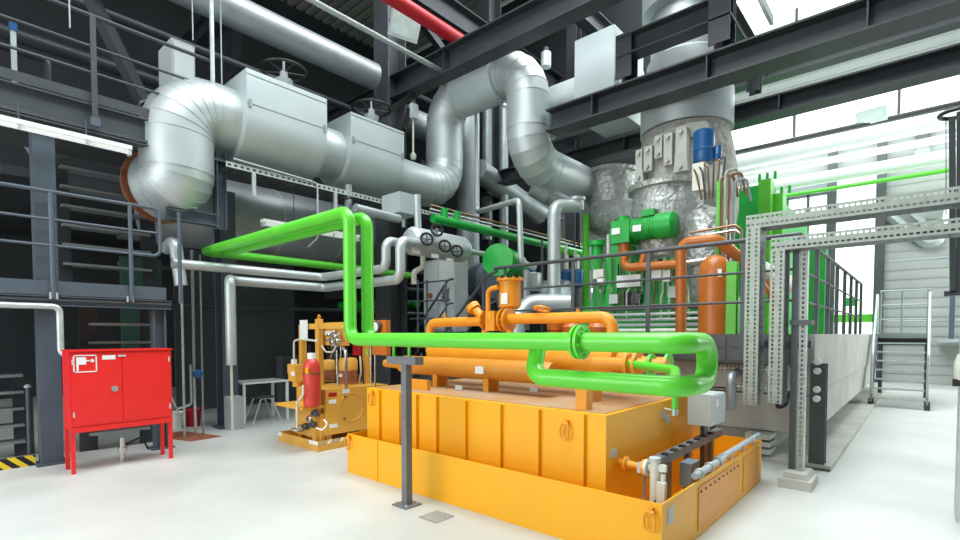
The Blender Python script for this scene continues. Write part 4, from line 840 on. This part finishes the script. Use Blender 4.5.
# ================= FLOOR ITEMS LEFT =================
# red fire hose cabinet
t = thing('fire_hose_cabinet', 'red two-door fire hose cabinet on four legs with white hose symbol', 'fire cabinet', (-7.4, 1.71, 0))
cx0, cx1, cy0, cy1, cz0, cz1 = -7.6, -7.23, 1.19, 2.22, .5, 1.4
G().box((cx0, cy0, cz0), (cx1, cy1, cz1)).build('body', 'red', t)
G().box((cx0 - .02, cy0 - .015, cz1), (cx1 + .03, cy1 + .015, cz1 + .015)).build('lid', 'red', t)
ym = 1.69
d1 = G().box((cx1, cy0 + .02, cz0 + .05), (cx1 + .014, ym - .003, cz1 - .02)).build('door', 'red', t); d2 = G().box((cx1, ym + .003, cz0 + .05), (cx1 + .014, cy1 - .02, cz1 - .02)).build('door', 'red', t)
for y in (cy0 + .02, cy1 - .02):
    for x in (cx0 + .03, cx1 - .02): G().box((x - .02, y - .02, 0), (x + .02, y + .02, cz0)).build('leg', 'red', t)
G().box((cx1 - .02, cy0, cz0 - .03), (cx1 + .012, cy1, cz0 + .03)).build('bottom_rail', 'red', t)
sg = G(); ya, yb, za, zb = cy0 + .035, cy0 + .255, 1.16, 1.36; X = cx1 + .016
for (a0, a1_, b0, b1_) in ((ya, yb, za, za + .012), (ya, yb, zb - .012, zb), (ya, ya + .012, za, zb), (yb - .012, yb, za, zb)): sg.box((X, a0, b0), (X + .002, a1_, b1_))
sg.box((X, ya + .03, 1.25), (X + .002, ya + .12, 1.335)).box((X, ya + .03, 1.18), (X + .002, ya + .05, 1.25)).box((X, ya + .12, 1.285), (X + .002, ya + .17, 1.3)).cyl((X, ya + .175, 1.292), (X + .002, ya + .175, 1.292), .02, n=14)
sg.build('hose_symbol', 'white', d1)
G().box((X, ya + .27, 1.3), (X + .002, ya + .4, 1.35)).build('label_plate', 'white', d1)
G().cyl((X - .002, ym - .08, .95), (X + .012, ym - .08, .95), .036, n=20).build('lock', 'steeltube', d1)
G().box((X - .002, ym - .04, 1.33), (X + .006, ym + .04, 1.35)).build('latch', 'lightgrey', t)
for y, d in ((cy0 + .03, d1), (cy1 - .03, d2)):
    for z in (.65, 1.25): G().box((X - .002, y - .008, z), (X + .006, y + .008, z + .06)).build('hinge', 'lightgrey', d)
# galvanised pipe
pipe('galvanised_pipe', [(-7.85, -2, 1.93), (-7.85, 1.22, 1.93), (-7.85, 1.22, 1.38), (-7.7, 1.3, 1.3)], .035, 'galv', 'galvanised pipe under the lower walkway bending down to the red cabinet', R=.07, n=12)
# drain under the cabinet
t = thing('floor_valve', 'small steel valve standing on the floor under the red cabinet', 'valve', (-7.55, 1.75, 0))
G().cyl((-7.55, 1.75, 0), (-7.55, 1.75, .3), .03, n=12).cyl((-7.55, 1.75, .12), (-7.55, 1.75, .17), .05, n=12).build('body', 'steeltube', t); G().tube([(-7.55, 1.78, .2), (-7.7, 2.0, .25), (-7.8, 2.1, .05)], .012, n=6).build('hose', 'black', t)
# desk, stool, buckets, plate
t = thing('desk', 'white square-legged desk standing in the bay beside the column', 'desk', (-9.1, 4.3, 0))
G().box((-9.55, 3.84, .71), (-8.93, 4.72, .74)).build('tabletop', 'white', t)
for x in (-9.52, -8.96):
    for y in (3.88, 4.68): G().box((x - .022, y - .022, 0), (x + .022, y + .022, .71)).build('leg', 'white', t)
t = thing('stool', 'small grey metal stool tucked under the white desk', 'stool', (-9.05, 4.28, 0))
G().cbox((-9.1, 4.28, .45), (.34, .34, .03)).build('seat', 'midsteel', t)
for dx in (-.14, .14):
    for dy in (-1, 1): G().tube([(-9.1 + dx, 4.28, .44), (-9.1 + dx, 4.28 + dy * .1, .42), (-9.1 + dx * 1.3, 4.28 + dy * .26, 0)], .014, .04, n=8).build('leg', 'galvpale', t)
solo(G().box((-8.86, 3.5, 0), (-8.6, 3.72, .55)), 'plinth_box', 'panelgrey', 'grey sheet metal box at the foot of the column left of the desk', 'box')
for c, r, h, m, lab in (((-9.5, 2.95), .14, .28, 'white', 'white plastic bucket on the floor behind the red cabinet'), ((-9.55, 3.25), .14, .3, 'darkred', 'red plastic bucket next to the white bucket')):
    t = thing('bucket', lab, 'bucket', (c[0], c[1], 0)); G().lathe((c[0], c[1], 0), (0, 0, 1), [(r * .8, 0), (r, h), (r * 1.06, h), (r * 1.06, h - .02)], 22).build('pail', m, t); G().torus((c[0], c[1], h), (0, 1, 0), r, .006, 18, 5, PI).build('handle', 'galv', t)
pipe('broom_stick', [(-9.4, 3.05, .1), (-9.45, 2.65, 1.2)], .014, 'galvpale', 'pale broom stick leaning behind the buckets', 'broom', n=8)
a = aZ(176, 443); b = aZ(222, 434)
solo(G().prism([(-9.05, 2.45), (-8.15, 2.75), (-8.2, 3.2), (-9.1, 2.95)], 2, 0, .008), 'floor_plate', 'rust', 'rust-brown flat cover plate on the floor right of the red cabinet', 'cover plate')
# drain grate on floor
c = aZ(437, 517)
g = G()
for i in range(9): g.box((c.x - .11 + i * .025, c.y - .11, .001), (c.x - .1 + i * .025, c.y + .11, .008)); g.box((c.x - .11, c.y - .11 + i * .025, .001), (c.x + .11, c.y - .1 + i * .025, .008))
solo(g, 'floor_drain', 'concrete', 'small square floor drain grate right of the T-headed post', 'drain')

# ================= HYDRAULIC SKID =================
t = thing('skid_tray', 'small ochre drip tray with hazard-marked corner under the hydraulic unit', 'drip tray', (-6.7, 4.2, 0))
sx0, sx1, sy0, sy1, sz = -7.22, -6.13, 3.63, 5.0, .14
G().box((sx0, sy0, 0), (sx1, sy0 + .01, sz)).box((sx0, sy1, 0), (sx1, sy1 + .01, sz)).box((sx0, sy0 + .01, 0), (sx0 + .01, sy1, sz)).box((sx1 - .01, sy0 + .01, 0), (sx1, sy1, sz)).box((sx0 + .01, sy0 + .01, .005), (sx1 - .01, sy1, .02)).build('basin', 'ochre', t)
for k in range(4): G().prism([(sy0 + .04 + k * .1, sz - .05), (sy0 + .09 + k * .1, sz - .05), (sy0 + .12 + k * .1, sz), (sy0 + .07 + k * .1, sz)], 0, sx1, sx1 + .003).build('hazard_tape', 'white' if k % 2 else 'panelgrey', t)
G().box((sx1 - .22, sy0 - .003, .09), (sx1, sy0, sz)).build('hazard_tape', 'white', t); G().box((sx0, sy0 - .003, .09), (sx0 + .1, sy0, sz)).build('hazard_tape', 'white', t)
t = thing('hydraulic_unit', 'ochre hydraulic oil unit with frame, hoses and gauges, left of the big tank', 'hydraulic unit', (-6.5, 4.4, .02))
rx = -6.16
G().box((-6.95, 3.78, .2), (rx, 4.85, .83)).build('reservoir', 'ochre', t)
for x in (-6.9, -6.22):
    for y in (3.84, 4.78): G().box((x - .04, y - .04, .02), (x + .04, y + .04, .2)).build('foot', 'ochre', t)
G().torus((rx + .002, 4.2, .55), (1, 0, 0), .2, .007, 28, 6).build('access_ring', 'ochre', t)
for an in (2.2, 4.0): G().cyl((rx, 4.2 + .2 * math.cos(an), .55 + .2 * math.sin(an)), (rx + .02, 4.2 + .2 * math.cos(an), .55 + .2 * math.sin(an)), .014, n=8).build('bolt', 'midsteel', t)
for y, z, m, w_ in ((3.82, .76, 'darkred', .13), (3.82, .66, 'white', .12), (4.04, .79, 'white', .12), (3.83, .32, 'white', .13)): G().box((rx, y, z - .03), (rx + .004, y + w_, z + .025)).build('label_plate', m, t)
G().box((-6.33, 3.66, .02), (-6.24, 3.76, 1.02)).build('upright', 'ochre', t); G().box((-6.28, 3.72, .02), (-6.2, 3.78, .5)).build('upright', 'ochre', t)
G().box((-6.95, 3.45, .58), (-6.2, 3.78, .615)).build('shelf', 'ochre', t); G().box((-6.86, 3.7, .16), (-6.34, 3.78, .58)).build('pump_plate', 'ochre', t)
for px, y, pt in ((302.5, 4.0, 325), (319, 4.0, 319), (366, 4.7, 322)):
    a = aY(px, pt, y); G().box((a.x - .045, y - .04, .2 if px < 310 else .83), (a.x + .045, y + .04, a.z)).build('mast', 'ochre', t)
    if px < 350: G().torus((a.x, y, a.z + .03), (0, 1, 0), .03, .008, 14, 6).build('lifting_eye', 'orange', t)
a = aY(302, 324, 4.0); b = aY(350, 322, 4.0); G().box((a.x, 3.98, a.z - .08), (b.x, 4.03, a.z)).build('crossbar', 'ochre', t)
a = aY(322, 345, 4.1); b = aY(347, 322, 4.1); G().box((a.x, 4.08, a.z), (b.x, 4.14, b.z)).build('gauge_panel', 'ochre', t)
for p0_, p1_ in ((324, 328), (331, 335)): a = aY(322, p1_, 4.07); b = aY(339, p0_, 4.07); G().box((a.x, 4.07, a.z), (b.x, 4.08, b.z)).build('label_plate', 'white', t)
a = aY(300.5, 339, 3.94); b = aY(307, 320, 3.94); G().box((a.x, 3.93, a.z), (b.x, 3.95, b.z)).build('label_plate', 'white', t)
for px, y, r, zt_ in ((348, 4.45, .145, 358), (328, 4.5, .12, 360)):
    a = aY(px, zt_, y); hh = a.z - .83
    o = G().lathe((a.x, y, .83), (0, 0, 1), [(r * .95, 0), (r * .95, hh * .55), (r, hh * .56), (r, hh * .9), (r * .85, hh), (.02, hh + .01)], 24).build('motor', 'ochre', t)
    G().lathe((a.x, y, .85), (0, 0, 1), [(r * .96, 0), (r, 0), (r, hh * .48), (r * .96, hh * .48)], 24).build('motor_body', 'rust', o)
    G().box((a.x - .05, y - r - .006, .83 + hh * .3), (a.x + .05, y - r + .01, .83 + hh * .42)).build('nameplate', 'white', o)
q4 = lambda px, py, y=3.95: tuple(aY(px, py, y))
def hose(pts, r=.013, m='steeltube', y=3.95): G().tube([q4(a_, b_, y) for a_, b_ in pts], r, .05, n=8).build('hose', m, t)
hose([(294, 365), (294, 341), (300, 339), (318, 341)], .016, 'galvpale'); hose([(346, 388), (346, 352), (342, 346), (334, 344)], .022, 'steeltube', 4.1)
hose([(338, 386), (337, 366), (337, 350)], .014, 'steeltube', 4.1); hose([(322, 346), (326, 352), (333, 352), (336, 346)], .012, 'galvpale', 4.0)
hose([(303, 385), (303, 395), (297, 402), (297, 428)], .014, 'galvpale', 3.42); hose([(311, 360), (309, 345)], .02, 'black', 4.1)
hose([(324, 420), (328, 424), (322, 430), (316, 428)], .01, 'white', 3.6)
for k in range(7): hose([(328 + k * 3.2, 346), (329 + k * 3, 350 + k % 3 * 3), (327 + k * 3.4, 358)], .01, ['black', 'steeltube', 'midsteel'][k % 3], 4.2)
hose([(358, 386), (361, 372), (360, 356)], .014, 'white', 4.6); hose([(364, 388), (362, 360)], .012, 'black', 4.6)
for px, py, w_ in ((333, 335, .07), (339, 337, .08), (336, 343, .1), (341, 341, .07), (332, 340, .06), (338, 332, .05)): G().lathe(q4(px, py, 4.03), (0, -1, 0), [(w_ * .4, 0), (w_ * .5, .02), (w_ * .5, .06), (w_ * .3, .09)], 10).build('valve', 'steeltube', t)
a = V(q4(298, 373, 3.8)); G().cbox(a, (.2, .2, .24)).cbox(a + V((-.12, 0, .06)), (.12, .14, .14)).cyl(a + V((-.02, 0, -.2)), a + V((-.02, 0, -.1)), .07).build('filter_head', 'ochre', t)
G().cbox(a + V((.06, -.11, 0)), (.1, .01, .06)).build('label_plate', 'white', t); G().cbox(q4(294, 362, 3.8), (.06, .06, .08)).build('sensor', 'white', t)
for px, py in ((313, 418), (308, 426), (316, 424), (303, 428), (318, 413)): G().lathe(q4(px, py, 3.69), (0, -1, 0), [(.03, 0), (.05, .01), (.05, .06), (.03, .08), (.03, .1)], 12).build('valve', 'steeltube' if px % 2 else 'midsteel', t)
G().cyl(q4(297, 430, 3.42), tuple(V(q4(297, 430, 3.42)) + V((0, 0, .02))), .07, n=12).build('drain_cup', 'steeltube', t)
a = aY(372, 348, 4.5); b = aY(386, 320, 4.5)
G().box((a.x, 4.5, a.z - .1), (b.x, 4.58, b.z)).build('gauge_panel', 'brownorange', t)
c = aY(377.5, 327, 4.48); G().lathe(tuple(c), (0, -1, 0), [(.05, 0), (.085, 0), (.085, .04), (.07, .045)], 20).build('pressure_gauge', 'midsteel', t); G().cyl(c + V((0, -.046, 0)), c + V((0, -.05, 0)), .068, n=20).build('gauge_face', 'white', t)
a = aY(357, 350, 4.6); G().cbox(a, (.14, .06, .16)).build('red_box', 'darkred', t)
for px in (371, 375): G().tube([q4(px, 388, 4.6), q4(px, 345, 4.6), q4(px, 320, 4.6)], .014, n=8).build('hose', 'steeltube', t)
t = thing('accumulator_cylinder', 'red upright accumulator bottle with white cap on the ochre hydraulic unit', 'gas cylinder', (-6.27, 3.6, .615))
bx_ = aY(312, 403, 3.58).x; zt_ = aY(312, 359, 3.58).z - .62
G().lathe((bx_, 3.58, .62), (0, 0, 1), [(.08, 0), (.108, .02), (.113, .05), (.113, zt_ - .12), (.1, zt_ - .05), (.06, zt_), (.03, zt_ + .01)], 28).build('bottle', 'redcyl', t)
G().cyl((bx_, 3.58, .62 + zt_), (bx_, 3.58, .7 + zt_), .055, n=18).build('cap', 'white', t); G().lathe((bx_, 3.58, .6 + zt_ * .72), (0, 0, 1), [(.112, 0), (.118, 0), (.118, .022), (.112, .022)], 28).build('strap', 'copper', t)
G().box((bx_ + .04, 3.465, .6 + zt_ * .74), (bx_ + .09, 3.49, .6 + zt_ * .86)).build('label_plate', 'yellow', t)

# ================= PERFORATED CABLE TRAYS RIGHT =================
def utray(xo, xi, zb, zt, lab, y0=6.0, wd=.26, xr=1.1):
    h = xi - xo; t = thing('cable_ladder', lab, 'cable tray', (xi, y0, zb), 'bent perforated cable trays')
    for y in (y0, y0 + wd):
        g = G().slots((xo, y, zb), (0, 0, 1), (1, 0, 0), zt - zb - h, h, .045, 2, .6, .3).slots((xo, y, zt - h), (1, 0, 0), (0, 0, 1), xr - xo, h, .045, 2, .6, .3)
        thick(g.build('side_flange', 'trayface' if y == y0 else 'trayshade', t), .004)
    thick(G().slots((xi, y0, zb), (0, 0, 1), (0, 1, 0), zt - h - zb, wd, .1, 4, .3, .25).build('web', 'trayshade', t), .004)
    thick(G().slots((xi, y0, zt - h), (1, 0, 0), (0, 1, 0), xr - xi, wd, .1, 4, .3, .25).build('web', 'trayshade', t), .004)
utray(-1.47, -1.33, .83, 2.87, 'taller outer perforated cable tray bent down in front of the table corner')
utray(-1.23, -1.10, .87, 2.60, 'lower inner perforated cable tray nested inside the taller one')
t = thing('strut_post', 'tall slotted strut post on a concrete block, right of the two cable trays', 'post', (-.95, 6.25, 0))
G().box((-1.12, 5.98, 0), (-.82, 6.42, .1)).prism([(-1.12, 0), (-.82, 0), (-.87, .16), (-1.07, .16)], 1, 6.02, 6.38).build('footing', 'concrete', t)
thick(G().slots((-.985, 6.17, .15), (0, 0, 1), (1, 0, 0), 2.45, .06, .05, 1, .55, .35).build('slotted_face', 'trayface', t), .004)
G().box((-1.06, 6.18, .15), (-1.0, 6.3, 2.6)).build('back_post', 'midsteel', t); G().box((-.925, 6.17, .15), (-.921, 6.25, 2.6)).build('side_flange', 'galv', t)
G().cbox((-.97, 6.22, 1.72)[:3], (.2, .15, .05)).build('cross_arm', 'midsteel', t)
for z in (1.5,): G().box((-1.5, 6.32, 1.45), (-.9, 6.36, 1.53)).build('cross_arm', 'midsteel', t)
for z in (.9, 1.0, 1.2, 1.3): G().cyl((-.86, 6.5, z), (-.86, 6.46, z), .035, n=12).build('pipe_clamp', 'galv', t)
G().box((-.915, 6.25, 2.52), (1.1, 6.29, 2.56)).build('rear_channel', 'midsteel', t)
# ================= RIGHT END =================
t = thing('stair', 'grey metal stair with silver handrails at the far end of the right aisle', 'stairs', (-.4, 14.3, 0))
for k in range(7): z = .2 + k * .2; y = 14.2 + k * .16; G().box((-.82, y - .1, z - .03), (0.03, y + .12, z)).build('tread', 'galv', t)
for x in (-.86, .07):
    G().bar((x, 14.0, .05), (x, 15.5, 1.55), .04, .22).build('stringer', 'midsteel', t); G().box((x - .05, 14.0, 0), (x + .05, 14.15, .18)).build('foot', 'midsteel', t)
    G().tube([(x, 14.1, .2), (x, 14.1, 1.15), (x, 15.4, 2.7), (x, 15.4, 1.6)], .026, .1, n=10).build('handrail', 'galv', t)
t = thing('end_platform', 'grey grating platform at the top of the far right stair', 'platform', (-.4, 16.0, 1.4))
G().box((-.9, 15.5, 1.5), (.1, 17.0, 1.62)).build('deck', 'dullpipe', t); G().ibeam((-.9, 15.5, 1.42), (.1, 15.5, 1.42), .1, .16, .012).build('edge_beam', 'black', t)
for x in (-.85, .05): G().box((x - .04, 16.8, 0), (x + .04, 16.88, 1.5)).build('leg', 'midsteel', t)
t = thing('railing', 'slim grey railing around the platform above the far right stair', 'railing', (-.4, 17, 1.6))
for x in (-.88, -.45, .05): G().cyl((x, 16.95, 1.6), (x, 16.95, 2.72), .022, n=8).build('post', 'dullpipe', t)
for z in (2.72, 2.35, 1.98): G().cyl((-.9, 16.95, z), (.1, 16.95, z), .02, n=8).build('rail', 'dullpipe', t)
# wall base rail / ledge
t = thing('wall_ledge', 'pale narrow service ledge with low rail along the back wall at right', 'ledge', (3, 20.9, 1.4))
G().box((.3, 20.6, 1.35), (7.9, 21.4, 1.45)).build('shelf', 'panelgrey', t)
for z in (2.0, 3.9): G().cyl((-.9, 20.7, z), (7.9, 20.7, z), .03, n=8).build('rail', 'panelgrey', t)
for x in (.6, 1.4): G().box((x - .06, 20.6, 1.45), (x + .06, 20.75, 4.1 if x < 1 else 2.3)).build('post', 'bluesteel', t)
# wall steel columns
for x, z1, lab in ((-2.52, 8.3, 'dark wall column left of the tall bright window'), (-1.18, 8.3, 'dark wall column right of the tall bright window')):
    solo(G().ibeam((x, 21.3, 0), (x, 21.3, z1), .26, .22, .03, (0, 1, 0)), 'wall_column', 'midsteel', lab, 'column')
# long pipes along back wall
def wp(pa, pb, y, r, m, lab, n=16):
    a, b = aY(*pa, y), aY(*pb, y); z = (a.z + b.z) / 2; pipe('wall_pipe', [(min(a.x, -5.8), y, z), (7.8, y, z)], r, m, lab, n=n, group='long pipes on the back wall')
wp((737, 163), (955, 118), 20.4, .27, 'white', 'thickest white pipe running high along the back wall')
wp((800, 167), (955, 135), 20.6, .11, 'white', 'slim white pipe below the thickest one on the back wall')
wp((780, 188), (955, 151), 20.4, .2, 'white', 'second thick white pipe, just above the green line on the back wall')
wp((790, 196), (955, 168), 20.2, .07, 'greenpipe', 'thin bright green pipe along the back wall')
wp((735, 156), (955, 101), 20.9, .1, 'black', 'black rail below the upper window band')
t = thing('zigzag_duct', 'pale bent cable channel crossing the back wall behind the trays', 'cable channel', aY(900, 225, 21.3))
G().tube([q(820, 216, 21.3), q(885, 213, 21.3), q(925, 243, 21.3), q(938, 243, 21.3), q(945, 205, 21.3)], .14, .2, n=4).build('channel', 'galv', t)
G().bar(q(905, 207, 21.3), q(935, 232, 21.3), .14, .14).build('brace', 'panelgrey', t)
t = thing('alarm_beacon', 'small wall device with orange-red top between the white pipes', 'alarm', aY(923, 138, 21.35))
a = aY(923, 138, 21.35); G().cbox(a + V((0, .1, -.1)), (.3, .12, 1.1)).build('mount', 'panelgrey', t); G().cbox(a + V((0, 0, .3)), (.5, .2, .2)).build('lamp', 'rust', t); G().cbox(a, (.36, .2, .4)).build('body', 'midsteel', t); G().cbox(a - V((0, 0, .5)), (.36, .2, .24)).build('base', 'panelgrey', t)
t = thing('emergency_sign', 'small green exit sign seen through the right-hand railing', 'sign', aY(850, 302, 21.45)); a = aY(850, 302, 21.45); G().cbox(a, (.42, .05, .28)).build('panel', 'green', t)
a = aY(846, 318, 21.3); b = aY(875, 318, 21.3)
solo(G().box((a.x - .6, 21.3, a.z - .15), (b.x, 21.5, a.z + .12)), 'green_rail', 'greenpipe', 'bright green horizontal rail seen through the right-hand railing', 'rail')
# hanging dark frame upper right
t = thing('hanging_frame', 'dark steel pendant frame hanging at the right edge above the trays', 'pendant', (.2, 7, 2.6))
a = aX(950, 295, .3)
p = lambda px, py: tuple(aY(px, py, 7.0))
G().bar(p(952, 118), p(953, 293), .05, .08).bar(p(960, 112), p(960, 293), .05, .05).bar(p(944, 294), p(972, 292), .08, .05).build('frame', 'darksteel', t)
G().torus(aY(958, 113, 7.0), (0, 0, 1), .14, .02, 20, 6).build('top_ring', 'black', t); G().cyl(p(946, 120), p(946, 215), .004, n=6).build('wire', 'black', t)
# right edge column with bottle
t = thing('edge_column', 'pale grey column at the extreme right edge of the aisle', 'column', (.32, 5.9, 0))
G().box((.235, 5.85, 0), (.6, 6.2, 1.85)).build('shaft', 'lightgrey', t)
t = thing('wall_dispenser', 'cream bottle-shaped dispenser with black foot on the right edge column', 'dispenser', (.21, 5.8, 1.0))
a = aY(954, 380, 5.8); G().lathe((a.x + .03, 5.8, a.z), (0, 0, 1), [(.03, 0), (.035, .02), (.035, .15), (.02, .2), (.015, .22)], 14).build('bottle', 'galvpale', t); G().cbox((a.x + .02, 5.8, a.z - .02), (.06, .06, .06)).build('foot', 'black', t)
